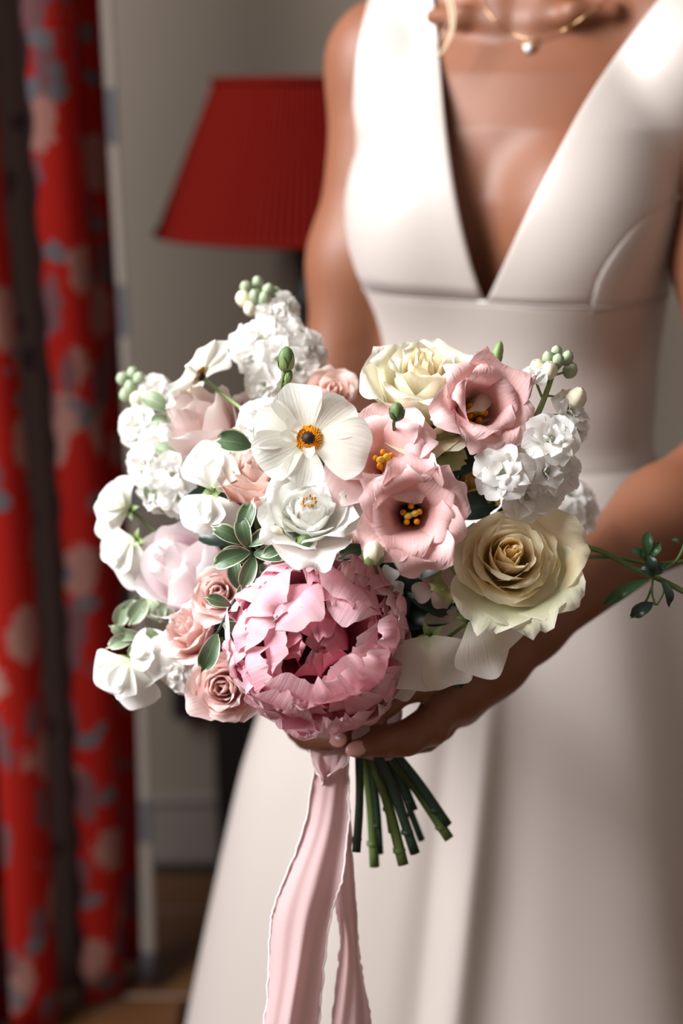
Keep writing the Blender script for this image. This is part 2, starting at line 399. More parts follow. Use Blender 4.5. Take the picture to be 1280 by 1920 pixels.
bevel(mesh_obj('box', *box((0, -0.02, 0), (0.055, 0.04, 0.085)), M['ebony'], so, smooth=False), 0.004)

LX, LY = -0.045, 2.03
lamp = tag(empty('table_lamp', (LX, LY, TZ)), 'unlit table lamp with red pleated conical shade on dark column', 'lamp')
sz0, sz1 = 1.128 - TZ, 1.330 - TZ; r0, r1 = 0.212, 0.128
NP = 130
def pleat(r, z, a): return r * (1 + 0.012 * math.cos(NP * a))
v, f, uv = lathe([(clampmix(r0, r1, t), clampmix(sz0, sz1, t)) for t in np.linspace(0, 1, 6)], NP * 6, pleat)
o = mesh_obj('lamp_shade', v, f, M['shade'], lamp, uv)
for (rr, zz) in ((r0, sz0), (r1, sz1)):
    m = MB(); m.add(*tube([((rr + 0.002) * math.cos(a), (rr + 0.002) * math.sin(a), zz) for a in np.linspace(0, 2 * math.pi, 60)], 0.005, 6, 60, False))
    m.build('shade_trim', M['shade'], o)
m = MB(); m.add(*lathe([(0.001, 0.0), (0.085, 0.0), (0.085, 0.02), (0.06, 0.035), (0.03, 0.05), (0.02, 0.07), (0.026, 0.10), (0.020, 0.13), (0.019, 0.30), (0.024, 0.31), (0.019, 0.32), (0.022, 0.44), (0.010, 0.45), (0.010, sz1 - 0.02), (0.001, sz1 - 0.02)], 24))
m.build('column', M['ebony'], lamp)
m = MB()
for a in (0, 2.09, 4.19): m.add(*tube([(0, 0, sz1 - 0.03), (r1 * math.cos(a), r1 * math.sin(a), sz1 - 0.006)], 0.002, 5, 3))
m.build('shade_spider', M['gold'], lamp)

# ------------------------------------------------------------------ the bride: signed distance body
YAW = math.radians(-25.0); TX, TY = 0.165, 1.325
cy_, sy_ = math.cos(YAW), math.sin(YAW)
def L2W(p):
    p = np.asarray(p, float); q = p.copy()
    q[..., 0] = TX + cy_ * p[..., 0] - sy_ * p[..., 1]; q[..., 1] = TY + sy_ * p[..., 0] + cy_ * p[..., 1]
    return q
def W2L(p):
    p = np.asarray(p, float); q = p.copy(); x, y = p[..., 0] - TX, p[..., 1] - TY
    q[..., 0] = cy_ * x + sy_ * y; q[..., 1] = -sy_ * x + cy_ * y
    return q
def smin(a, b, k):
    h = np.clip(.5 + .5 * (b - a) / k, 0, 1); return b * (1 - h) + a * h - k * h * (1 - h)
TT = np.array([  # z, half width, half depth, y centre
    (0.70, .165, .120, .0), (0.84, .160, .115, .0), (0.92, .140, .103, .0), (1.00, .125, .088, .0), (1.08, .126, .090, .0), (1.15, .132, .097, .002),
    (1.22, .141, .103, .006), (1.28, .146, .098, .012), (1.325, .137, .082, .020), (1.36, .108, .064, .028), (1.39, .075, .055, .034), (1.42, .056, .052, .036)])
def s_torso(p):
    l = W2L(p); z = np.clip(l[..., 2], TT[0, 0], TT[-1, 0])
    a, b, c = (np.interp(z, TT[:, 0], TT[:, k]) for k in (1, 2, 3))
    q = np.sqrt((l[..., 0] / a) ** 2 + ((l[..., 1] - c) / b) ** 2)
    d = (q - 1) * np.minimum(a, b) * 0.95
    return np.maximum(d, np.maximum(l[..., 2] - 1.425, 0.86 - l[..., 2]))
def s_ell(p, c, r, local=True):
    l = W2L(p) if local else p; e = (l - np.array(c)) / np.array(r); q = np.sqrt((e ** 2).sum(-1))
    return (q - 1) * min(r)
def s_cone(p, a, b, ra, rb):
    a, b = np.asarray(a, float), np.asarray(b, float); ab = b - a
    t = np.clip(((p - a) @ ab) / (ab @ ab), 0, 1)
    return np.linalg.norm(p - a - t[..., None] * ab, axis=-1) - (ra + (rb - ra) * t)
def dress_field(p):
    d = s_torso(p)
    for s in (-1, 1):
        d = smin(d, s_ell(p, (s * .066, -.070, 1.205), (.064, .056, .074)), .06)
        d = smin(d, s_cone(p, L2W((s * .03, .035, 1.405)), L2W((s * .145, .022, 1.352)), .040, .042), .03)
        d = smin(d, s_ell(p, (s * .150, .016, 1.335), (.044, .046, .046)), .03)
        d = smin(d, s_cone(p, L2W((s * .132, .004, 1.325)), L2W((s * .108, .004, 1.225)), .036, .034), .03)
    return d
VOX = 0.003
G0 = np.array([-0.16, 0.84, 0.84]); G1 = np.array([0.44, 1.56, 1.74])
NG3 = ((G1 - G0) / VOX).astype(int)
grid = np.full(NG3, 1.0, dtype=np.float32)
def put(fn, lo, hi, k, pad=0.04, cut=False):
    i0 = np.clip(((np.array(lo) - pad - G0) / VOX).astype(int), 0, NG3 - 1); i1 = np.clip(((np.array(hi) + pad - G0) / VOX).astype(int) + 1, 1, NG3)
    ax = [G0[c] + VOX * np.arange(i0[c], i1[c]) for c in range(3)]
    p = np.stack(np.meshgrid(*ax, indexing='ij'), -1)
    sl = tuple(slice(i0[c], i1[c]) for c in range(3))
    d = fn(p)
    grid[sl] = -smin(-grid[sl], d, k) if cut else smin(grid[sl], d, k)
def limb(pts, rad, k=0.012):
    pts = [np.asarray(q, float) for q in pts]
    for i in range(len(pts) - 1):
        a, b, ra, rb = pts[i], pts[i + 1], rad[i], rad[i + 1]; r = max(ra, rb)
        put(lambda p: s_cone(p, a, b, ra, rb), np.minimum(a, b) - r, np.maximum(a, b) + r, k, 0.03)
put(s_torso, L2W((-.0, 0, .86)) - (.2, .2, 0), L2W((0, 0, 1.43)) + (.2, .2, 0), 0.01)
for s in (-1, 1):
    c = (s * .066, -.070, 1.205); w_ = L2W(c)
    put(lambda p: s_ell(p, c, (.062, .054, .072)), w_ - .08, w_ + .08, .022)
    a, b = L2W((s * .03, .035, 1.405)), L2W((s * .145, .022, 1.352))
    limb([a, b], [.040, .040], .03)
    w_ = L2W((s * .150, .016, 1.335)); c2 = (s * .150, .016, 1.335)
    put(lambda p: s_ell(p, c2, (.042, .044, .046)), w_ - .06, w_ + .06, .025)
    limb([L2W((s * .018, -.030, 1.368)), L2W((s * .050, -.036, 1.375)), L2W((s * .082, -.024, 1.376))], [.008, .006, .005], .016)
    limb([L2W((s * .014, -.026, 1.37)), L2W((s * .04, -.012, 1.42)), L2W((s * .062, .03, 1.50))], [.009, .010, .012], .02)
limb([L2W((0, .036, 1.36)), L2W((0, .022, 1.47)), L2W((0, .012, 1.53))], [.052, .049, .050], .03)
# head (above the frame), bowed slightly towards the flowers
def hl(x, y, z): return L2W((x, y, z))
def hell(c, r, k): put(lambda p: s_ell(p, c, r), L2W(c) - max(r) - .01, L2W(c) + max(r) + .01, k)
hell((0, .005, 1.615), (.074, .092, .098), .03); hell((0, -.032, 1.565), (.052, .052, .062), .03); hell((0, -.068, 1.525), (.020, .018, .017), .02)
limb([hl(0, -.083, 1.615), hl(0, -.103, 1.578)], [.008, .012], .012)
for s in (-1, 1):
    hell((s * .075, .012, 1.595), (.010, .020, .030), .008); hell((s * .031, -.074, 1.612), (.013, .010, .010), .006)
    limb([hl(s * .012, -.082, 1.632), hl(s * .045, -.072, 1.634)], [.006, .006], .012)
hell((0, -.086, 1.553), (.022, .008, .006), .006); hell((0, -.084, 1.543), (.019, .008, .006), .006)
# arms
sR, sL = L2W((-.150, .018, 1.330)), L2W((.166, .022, 1.326))
eR, wR = PX(612, 830, 1.385), PX(560, 1290, 1.10)
eL, wL = PX(1380, 858, 1.18), PX(985, 1172, 1.03)
limb([sR, sR * .5 + eR * .5, eR], [.041, .036, .031], .04)
limb([eR, eR * .65 + wR * .35, wR], [.031, .032, .023], .04)
limb([sL, sL * .5 + eL * .5, eL], [.042, .039, .035], .03)
limb([eL, eL * .62 + wL * .38, wL], [.036, .036, .0245], .02)
# left hand (enters from the right of the frame)
KN = [PX(842, 1248, 1.012), PX(850, 1294, 0.995), PX(856, 1308, 1.00), PX(862, 1322, 1.015)]
hc = PX(915, 1235, 1.018)
limb([wL, hc], [.0245, .024], .02)
for q in KN: limb([hc, q], [.021, .0125], .016)
limb([KN[0], KN[1], KN[2], KN[3]], [.0125, .0125, .012, .011], .014)
FL = [([KN[0], PX(772, 1288, 0.965), PX(728, 1316, 0.948), PX(700, 1344, 0.945)], [.0105, .0092, .0082, .0066]),
      ([KN[1], PX(785, 1366, 0.955), PX(715, 1391, 0.938), PX(672, 1404, 0.936)], [.0108, .0095, .0084, .0068]),
      ([KN[2], PX(812, 1370, 0.968), PX(765, 1392, 0.948), PX(728, 1404, 0.946)], [.0105, .0092, .008, .0064]),
      ([KN[3], PX(828, 1364, 0.99), PX(800, 1388, 0.985), PX(775, 1400, 0.982)], [.0092, .008, .007, .0058])]
for p_, r_ in FL: limb(p_, r_, .006)
limb([wL, PX(900, 1200, 1.035), PX(840, 1225, 1.03), PX(790, 1255, 1.02)], [.02, .015, .0115, .008], .012)
# right hand (behind the stems, its fingers come round from the left)
hr = PX(600, 1325, 1.07); limb([wR, hr], [.023, .024], .02)
KR = [PX(622, 1318, 1.065), PX(605, 1340, 1.06), PX(600, 1360, 1.06), PX(598, 1378, 1.06)]
for q in KR: limb([hr, q], [.021, .012], .015)
FR = [([KR[0], PX(560, 1322, 1.005), PX(610, 1345, .962), PX(655, 1352, .95)], [.0105, .0095, .0085, .0068]),
      ([KR[1], PX(556, 1352, 1.0), PX(590, 1380, .958), PX(638, 1386, .945)], [.0108, .0098, .0085, .007]),
      ([KR[2], PX(562, 1366, 1.02), PX(580, 1382, .985), PX(618, 1392, .965)], [.0102, .009, .0078, .0062]),
      ([KR[3], PX(575, 1382, 1.03), PX(592, 1392, 1.0), PX(615, 1397, .985)], [.009, .008, .007, .0058])]
for p_, r_ in FR: limb(p_, r_, .006)
limb([hr, PX(660, 1290, 1.06), PX(700, 1290, 1.03), PX(725, 1300, 1.01)], [.02, .014, .011, .008], .012)

def surface_nets(g):
    ins = g < 0
    nx, ny, nz = g.shape
    cell = np.zeros((nx - 1, ny - 1, nz - 1), dtype=np.uint8)
    offs = [(a, b, c) for a in (0, 1) for b in (0, 1) for c in (0, 1)]
    for a, b, c in offs: cell += ins[a:nx - 1 + a, b:ny - 1 + b, c:nz - 1 + c]
    act = np.argwhere((cell > 0) & (cell < 8))
    vid = np.full(cell.shape, -1, dtype=np.int32); vid[tuple(act.T)] = np.arange(len(act))
    acc = np.zeros((len(act), 3)); cnt = np.zeros(len(act))
    val = {o: g[act[:, 0] + o[0], act[:, 1] + o[1], act[:, 2] + o[2]].astype(float) for o in offs}
    for o in offs:
        for ax in range(3):
            if o[ax] == 0:
                q = list(o); q[ax] = 1; q = tuple(q); a, b = val[o], val[q]
                m = (a < 0) != (b < 0); t = np.where(m, a / np.where(m, a - b, 1), 0)
                pt = np.array(o, float)[None].repeat(len(act), 0); pt[:, ax] += t
                acc[m] += pt[m]; cnt[m] += 1
    V = G0 + VOX * (act + acc / cnt[:, None])
    F = []
    for ax in range(3):
        u, w2 = [(1, 2), (2, 0), (0, 1)][ax]
        a = [slice(None)] * 3; b = [slice(None)] * 3; a[ax] = slice(0, -1); b[ax] = slice(1, None)
        e = np.argwhere(ins[tuple(a)] != ins[tuple(b)])
        e = e[(e[:, u] > 0) & (e[:, w2] > 0) & (e[:, u] < g.shape[u] - 1) & (e[:, w2] < g.shape[w2] - 1)]
        def idx(du, dw):
            q = e.copy(); q[:, u] += du; q[:, w2] += dw; return vid[tuple(q.T)]
        quad = np.stack([idx(-1, -1), idx(0, -1), idx(0, 0), idx(-1, 0)], 1)
        pos = ins[tuple(e.T)]
        quad[~pos] = quad[~pos][:, ::-1]
        F.append(quad)
    F = np.concatenate(F); F = F[(F >= 0).all(1)]
    return V, F
BV, BF = surface_nets(grid); del grid
person = tag(empty('person', (TX, TY, 0.0)), 'bride in sleeveless ivory satin v-neck gown holding the bouquet with both hands', 'person')
OFFP = np.array([TX, TY, 0.0])
def pobj(name, v, f, mat, uv=None, parent=None):
    return mesh_obj(name, np.asarray(v) - OFFP, f, mat, parent or person, uv)
body = pobj('body', BV, BF, M['skin'])
bvh = BVHTree.FromPolygons([Vector(q) for q in BV], [tuple(map(int, q)) for q in BF])
def body_hit(px, py):
    d = Vector(PX(px, py, 1.0) - CAM).normalized(); h = bvh.ray_cast(Vector(CAM), d)
    return (np.array(h[0]), np.array(h[1])) if h[0] is not None else (None, None)

# fingernails
def nail(a, b, r, toward):
    ax = (b - a) / np.linalg.norm(b - a); n_ = np.asarray(toward, float); n_ = n_ - ax * n_.dot(ax); n_ /= np.linalg.norm(n_)
    s_ = np.cross(ax, n_); v, f, uv = ellipsoid((0, 0, 0), (r * .78, r * 1.15, r * .32), 12, 7)
    v = np.array(v) @ np.array([s_, ax, n_]); pobj('fingernail', v + b + n_ * r * .78 + ax * r * .25, f, M['nail'])
up_view = camdir(0.05, 0.55, 1.0)
for p_, r_ in FL[:3]: nail(p_[2], p_[3], r_[3], camdir(-0.2, 0.2, 1))
for p_, r_ in FR[:3]: nail(p_[2], p_[3], r_[3], camdir(0.15, 0.1, 1))

# ---- gown
Y0, ZC, KE = 0.012, 1.25, 0.12
def march(o, d, off, t0, t1, first_in=True, n=120):
    """where the rays o + t d, walked from t0 to t1, first meet the level OFF of the dress field"""
    o, d = np.asarray(o, float), np.asarray(d, float); ts = np.linspace(t0, t1, n)
    vals = np.stack([dress_field(o + d * t) - off for t in ts], -1)
    hit = vals <= 0; k = np.argmax(hit, -1); ok = hit.any(-1); k = np.maximum(k, 1)
    lo, hi = ts[k - 1], ts[k]
    for _ in range(14):
        mid = (lo + hi) / 2; inn = dress_field(o + d * mid[..., None]) - off <= 0
        hi = np.where(inn, mid, hi); lo = np.where(inn, lo, mid)
    return o + d * hi[..., None], ok
def unwrap(pw):
    l = W2L(pw); x, y, z = l[..., 0], l[..., 1] - Y0, l[..., 2]; th = np.arctan2(x, -y)
    e = np.arctan2(z - ZC, np.hypot(x, y)); return np.stack([th, np.where(z <= ZC, z, ZC + KE * e)], -1)
def wrap(ts, off):
    th, s_ = ts[..., 0], ts[..., 1]; up_ = s_ > ZC; e = np.where(up_, (s_ - ZC) / KE, 0)
    d = np.stack([np.cos(e) * np.sin(th), -np.cos(e) * np.cos(th), np.sin(e)], -1)
    o = np.stack([np.zeros_like(th), np.full_like(th, Y0), np.where(up_, ZC, s_)], -1)
    dw = L2W(d) - L2W(np.zeros(3)); ow = L2W(o)
    p, ok = march(ow, dw, off, 0.30, 0.0); return p
def px_unwrap(pts, off=0.004, n=None):
    c = np.array(pts, float)
    if n: c = catmull(c, n)
    d = np.stack([PX(x, y, 1.0) - CAM for x, y in c]); o = np.broadcast_to(CAM, d.shape)
    p, ok = march(o, d, off, 0.95, 1.6, n=200)
    return unwrap(p)[ok]
def resample(c, n):
    c = np.asarray(c, float); L = np.concatenate([[0], np.cumsum(np.linalg.norm(np.diff(c, axis=0), axis=1))]); t = np.linspace(0, L[-1], n)
    return np.stack([np.interp(t, L, c[:, k]) for k in range(2)], 1)
def strip(name, inner, outer, parent, nt=46, nw=22, off=0.0045, even=True, roll=0.0007, side=-1):
    A = resample(inner, nt) if even else inner; B = resample(outer, nt) if even else outer
    w_ = np.linspace(0, 1, nw); g = A[:, None] * (1 - w_[None, :, None]) + B[:, None] * w_[None, :, None]
    o_ = off - roll * (np.exp(-(w_ / .03) ** 2) + np.exp(-((1 - w_) / .03) ** 2))[None].repeat(nt, 0)
    P_ = np.stack([wrap(g[:, k], o_[0, k]) for k in range(nw)], 1)
    o = pobj(name, P_.reshape(-1, 3), grid_faces(nw, nt), M['satin'], None, parent)
    md = o.modifiers.new('cloth', 'SOLIDIFY'); md.thickness = 0.0022; md.offset = side
    return o
R_ = math.radians
ZS = 1.137                                                     # under-bust seam
SEAM = [(710, 566), (800, 570), (908, 574), (1010, 582), (1110, 590)]
VL = px_unwrap([(908, 571), (885, 505), (862, 410), (845, 310), (832, 205), (822, 100), (812, 0), (806, -60)], n=40)
VR = px_unwrap([(910, 571), (940, 505), (985, 405), (1040, 295), (1100, 185), (1175, 75), (1243, -12), (1290, -60)], n=40)
# over the shoulder and down the back, in the unwrapped (angle, height) plane
eS = lambda deg: ZC + KE * R_(deg)
VL_full = np.vstack([VL, [(R_(-88), eS(62)), (R_(-125), eS(52)), (R_(-155), eS(32)), (R_(-176), ZC), (R_(-179), ZS)]])
VR_full = np.vstack([VR, [(R_(90), eS(62)), (R_(125), eS(52)), (R_(155), eS(32)), (R_(176), ZC), (R_(179), ZS)]])
AL = np.vstack([[(R_(-92), ZS), (R_(-92), 1.18), (R_(-91), 1.225)], px_unwrap([(660, 235), (661, 180), (667, 110), (679, 45), (693, -5)], n=12), [(R_(-94), eS(46)), (R_(-112), eS(27)), (R_(-122), eS(8)), (R_(-108), 1.225), (R_(-96), ZS)]])
AR = np.array([(R_(96), ZS), (R_(96), 1.18), (R_(94), 1.225), (R_(90), eS(6)), (R_(87), eS(18)), (R_(87), eS(33)), (R_(93), eS(41)), (R_(112), eS(27)), (R_(122), eS(8)), (R_(108), 1.225), (R_(100), ZS)])
gown = None
VL_full[:, 1] = np.maximum(VL_full[:, 1], ZS); VR_full[:, 1] = np.maximum(VR_full[:, 1], ZS)

# waist section and skirt
def ring_panel(z0, z1, off, nt=120, nz=24, wob=None):
    th = np.linspace(-math.pi, math.pi, nt, endpoint=False); rows = []
    for z in np.linspace(z0, z1, nz):
        rows.append(wrap(np.stack([th, np.full(nt, z)], 1), off))
    return np.concatenate(rows), grid_faces(nt, nz, True)
ZW = 0.985
v, f = ring_panel(ZW - 0.004, ZS + 0.001, 0.0042)
gown = pobj('wedding_dress', v, f, M['satin'])
m = gown.modifiers.new('cloth', 'SOLIDIFY'); m.thickness = 0.002; m.offset = -1
gown['label'] = 'ivory satin wedding gown'
strip('bodice_panel', VL_full, AL, gown, 90, 44, side=1)
# right half: centre panel and side panel meeting in the princess seam
PS = px_unwrap([(1106, 588), (1112, 545), (1135, 495), (1185, 430), (1240, 388), (1290, 360), (1340, 335)], n=30)
k0 = 30
PS_full = np.vstack([PS, [(R_(84), eS(12)), (R_(87), eS(20)), (R_(87), eS(33)), (R_(93), eS(41)), (R_(112), eS(27)), (R_(122), eS(8)), (R_(108), 1.225), (R_(100), ZS)]])
PS_full[:, 1] = np.maximum(PS_full[:, 1], ZS)
strip('bodice_panel', VR_full, PS_full, gown, 90, 56, roll=.0003)
strip('bodice_panel', PS, np.array([(R_(98), ZS), (R_(98), 1.18), (R_(95), 1.225), (R_(86), eS(8))]), gown, 44, 40, roll=.0003)

# seam piping where the waist section meets the skirt
th = np.linspace(-math.pi, math.pi, 140)
for zz in (ZW, ZS):
    pts = wrap(np.stack([th, np.full(140, zz)], 1), 0.0048)
    t = tube(pts, 0.0005, 6, 140, False); pobj('seam_piping', t[0], t[1], M['satin'], None, gown)

def skirt_points(nt=420, nz=60):
    th = np.linspace(-math.pi, math.pi, nt, endpoint=False)
    w0 = W2L(wrap(np.stack([th, np.full(nt, ZW)], 1), 0.0046)); x0, y0 = w0[:, 0], w0[:, 1]
    L0 = np.hypot(x0, y0); ux, uy = x0 / L0, y0 / L0
    rows = []
    zs = ZW - (ZW - 0.01) * np.linspace(0, 1, nz) ** 1.15
    for z in zs:
        h = ZW - z
        grow = 0.062 * (1 - math.exp(-h / 0.16)) + 0.20 * h
        r = L0 + grow * (0.86 + 0.14 * np.abs(ux))
        amp = min(1.0, h / 0.35)
        fold = np.zeros(nt)
        deg = np.degrees(th)
        for (c, sl, wd, a) in FOLDS:
            dd = (deg - (c + sl * h) + 180) % 360 - 180
            fold += a * np.exp(-(dd / wd) ** 2)
        r = r + fold * amp
        rows.append(L2W(np.stack([ux * r, uy * r, np.full(nt, z)], 1)))
    return np.concatenate(rows), grid_faces(nt, nz, True)
FOLDS = [(14, -12, 3.4, .016), (3, -6, 4, -.007), (24, -12, 6, -.006), (-20, 0, 9, .008), (-62, 0, 14, .02), (-36, 0, 9, -.012), (42, 10, 12, .022), (66, 0, 9, -.012), (95, 0, 14, .02),
         (-100, 0, 12, .025), (-130, 0, 12, -.02), (130, 0, 12, -.02), (160, 0, 14, .03), (-160, 0, 14, .03)]
v, f = skirt_points()
pobj('skirt', v, f, M['satin'], None, gown)

# hair: a loose lock beside the neckline and the rest gathered above the frame
def strand(px, d, r): return tube([PX(x, y, d) for x, y in px], r, 6, 18)
m = MB()
rng = random.Random(4)
for k in range(5):
    j = k * 2.6 - 6; dd = 1.205 + 0.004 * rng.random()
    m.add(*strand([(815 + j, -150), (826 + j * 1.2, -60), (846 + j * 1.0, 10), (848 + j * .6, 55), (834 + j * .4, 90), (818 + j * .5, 108)], dd, [.0007, .0007, .0006, .0003]))
m.add(*strand([(850, 20), (800, 110), (742, 140)], 1.20, [.0003, .0002]))
pobj('hair_lock', m.v, m.f, M['hair'], m.uv)
m = MB()
for k in range(70):
    a = -math.pi * 0.12 + (math.pi * 1.24) * (k % 14) / 13; row = k // 14
    e0 = 0.35 + 0.26 * row
    pts = []
    for t in np.linspace(0, 1, 6):
        ph = clampmix(-0.45, 1.9, t)
        x = .080 * math.cos(a) * math.cos(e0 - .35) * math.cos(ph * .45); y = .008 + .098 * (math.sin(ph) * .9) * (0.7 + .3 * abs(math.sin(a))); z = 1.62 + (.100 * math.cos(ph) * (0.75 + 0.25 * math.sin(a))) - .02 * row * t
        pts.append(L2W((x, y, z)))
    m.add(*tube(pts, [.010, .013, .013, .010], 7, 12))
m.add(*ellipsoid(L2W((0, .105, 1.60)), (.045, .04, .045)))
m.add(*ellipsoid(L2W((0, .028, 1.640)), (.078, .084, .085)))
pobj('hair', m.v, m.f, M['hair'], m.uv)

# necklace
nk = [(897, -40), (908, 12), (930, 42), (958, 62), (990, 73), (1022, 70), (1062, 53), (1102, 25), (1138, -8), (1160, -45)]
pts = []
for x, y in catmull(nk, 44):
    h, nn = body_hit(x, y)
    if h is not None: pts.append(h - 0.0026 * (h - CAM) / np.linalg.norm(h - CAM))
cpt = catmull(pts, 70); pts = [pts[0]] * 4 + [pts[len(pts) // 2]]
ne = tag(empty('necklace', tuple(pts[4])), 'fine gold chain necklace with small clear round pendant', 'necklace')
t = tube(cpt - pts[4], 0.00045, 6, 70, False); mesh_obj('chain', t[0], t[1], M['gold'], ne)
h, nn = body_hit(990, 90); hp = h - 0.004 * (h - CAM) / np.linalg.norm(h - CAM)
m = MB(); m.add(*ellipsoid(hp - pts[4], (.0040, .0040, .0040), 9, 7)); pe = mesh_obj('pendant', m.v, m.f, M['gem'], ne, smooth=False)
t = tube([(hp - pts[4]) + np.array([.0046 * math.cos(a), -.001, .0046 * math.sin(a)]) for a in np.linspace(0, 6.283, 18)], .0006, 5, 18, False)
mesh_obj('setting', t[0], t[1], M['gold'], pe)
t = tube([np.zeros(3), (hp - pts[4]) + np.array([0, 0, .0045])], .0009, 6, 4); mesh_obj('bail', t[0], t[1], M['gold'], pe)

# ------------------------------------------------------------------ the bouquet
BIND = PX(682, 1385, 0.990)
def spline(pts, n): return catmull(pts, n)
def petal_grid(mid, wid, cup=(1e3, 1e3), nu=9, nv=10, ruf=0.0, rfreq=3.0, tipk=0.28, notch=0.0, point=0.0, seed=0, twist=0.0, warp=0.0, lift=0.0, tipe=2.2):
    """one petal in its flower's frame: x sideways, y outwards from the axis, z along the axis"""
    rg = np.random.RandomState(seed); N_ = 60
    P_ = catmull(mid, N_); L = np.concatenate([[0], np.cumsum(np.linalg.norm(np.diff(P_, axis=0), axis=1))]); L /= L[-1]
    tg = np.gradient(P_, axis=0); tg /= np.linalg.norm(tg, axis=1)[:, None] + 1e-9
    W_ = catmull(np.stack([np.linspace(0, 1, len(wid)), wid], 1), N_)[:, 1]
    u = np.linspace(-1, 1, nu); v = np.linspace(0, 1, nv)
    U, V = np.meshgrid(u, v)
    au = np.abs(U)
    ph = rg.uniform(0, 6.28, 4)
    edge = 1 - tipk * au ** tipe - notch * np.exp(-(U / .22) ** 2) + point * np.exp(-(au / .3)) + min(.09, 0.35 * ruf / (max(wid) + 1e-9)) * np.sin(rfreq * 1.7 * U + ph[3])
    Ve = np.clip(V * (1 + (edge - 1) * V), 0, 1.12)
    vc = np.clip(Ve, 0, 1)
    r = np.interp(vc, L, P_[:, 0]); h = np.interp(vc, L, P_[:, 1]); w_ = np.interp(vc, np.linspace(0, 1, N_), W_)
    tr = np.interp(vc, L, tg[:, 0]); th = np.interp(vc, L, tg[:, 1])
    ex = np.clip(Ve - 1, 0, None) * L.size * 0 + np.clip(Ve - 1, 0, None) * np.linalg.norm(P_[-1] - P_[0])
    r = r + ex * tr; h = h + ex * th
    nr, nh = -th, tr
    Rc = cup[0] + (cup[1] - cup[0]) * vc
    x_ = U * w_; s_ = np.sign(Rc); Ra = np.abs(Rc); a = np.clip(x_ / Ra, -2.9, 2.9)
    X = Ra * np.sin(a); off = s_ * Ra * (1 - np.cos(a))
    off = off + ruf * (vc ** 2) * (au ** 1.3 * np.sin(rfreq * 2.1 * vc * np.sign(U) + ph[0] + 2 * (U > 0)) + 0.7 * vc ** 3 * np.sin(rfreq * U * 1.6 + ph[1]))
    off = off + warp * vc * np.sin(2.3 * U + ph[2] + 1.7 * vc) + lift * au ** 2 * vc
    r = r + nr * off; h = h + nh * off
    if twist:
        X = X + twist * vc * (h)
    return np.stack([X, r, h], -1).reshape(-1, 3), grid_faces(nu, nv), np.stack([(U + 1) / 2, V], -1).reshape(-1, 2)
def rotz(v, a):
    c, s = math.cos(a), math.sin(a); v = np.asarray(v)
    return np.stack([v[:, 0] * c - v[:, 1] * s, v[:, 0] * s + v[:, 1] * c, v[:, 2]], 1)
def petal(root, mat, az, name='petal', z=0.0, jit=0.0, **kw):
    v, f, uv = petal_grid(**kw)
    if jit:
        q = np.random.RandomState(kw.get('seed', 0) + 5).normal(0, jit, 3)
        v = v @ np.array(Matrix.Rotation(q[0], 3, 'X') @ Matrix.Rotation(q[1], 3, 'Y') @ Matrix.Rotation(q[2], 3, 'Z')).T
    v = rotz(v, az); v[:, 2] += z
    return mesh_obj(name, v, f, mat, root, uv)
def flower(kind, label, cat, px, py, d, n, depth, roll=0.0, group=None):
    """an Empty at the flower's base, its axis along n; (px, py, d) is the middle of the flower's face"""
    nn = camdir(*n); face = PX(px, py, d); base = face - nn * depth
    m = frame_from(nn, roll).to_4x4(); m.translation = Vector(base)
    o = empty(kind, M=m); tag(o, label, cat, group)
    o['axis'] = 0; del o['axis']
    ROOTM[o.name] = m
    return o
ROOTM = {}
def stalk(root, rad=0.0022, mat='stem', to=None, k=0.05, name='stem'):
    m = ROOTM[root.name]; inv = m.inverted(); rg = random.Random(len(ROOTM) * 7 + 1)
    b = BIND + np.array([rg.uniform(-.012, .012), rg.uniform(-.006, .016), 0.012]) if to is None else np.asarray(to, float)
    base = np.array(m.translation); ax = np.array(m.col[2][:3])
    t = np.linspace(0, 1, 8)[:, None]
    c1 = base - ax * k; c2 = b + (base - b) * 0.35
    p = (1 - t) ** 3 * base + 3 * (1 - t) ** 2 * t * c1 + 3 * (1 - t) * t * t * c2 + t ** 3 * b
    p = np.array([inv @ Vector(q) for q in p])
    v, f, uv = tube(p, rad, 6, 12); return mesh_obj(name, v, f, M[mat], root, uv)
def calyx(root, r, h, n=5, mat='calyx', base=0.0):
    for k in range(n):
        petal(root, M[mat], k * 2 * math.pi / n + .3, 'sepal', mid=[(0.15 * r, base - .1 * h), (.6 * r, base + .05 * h), (1.0 * r, base + .35 * h), (1.25 * r, base + .9 * h)],
              wid=[.25 * r, .45 * r, .35 * r, .04 * r], cup=(r, r * 2), nu=5, nv=6, tipk=.2, seed=k)

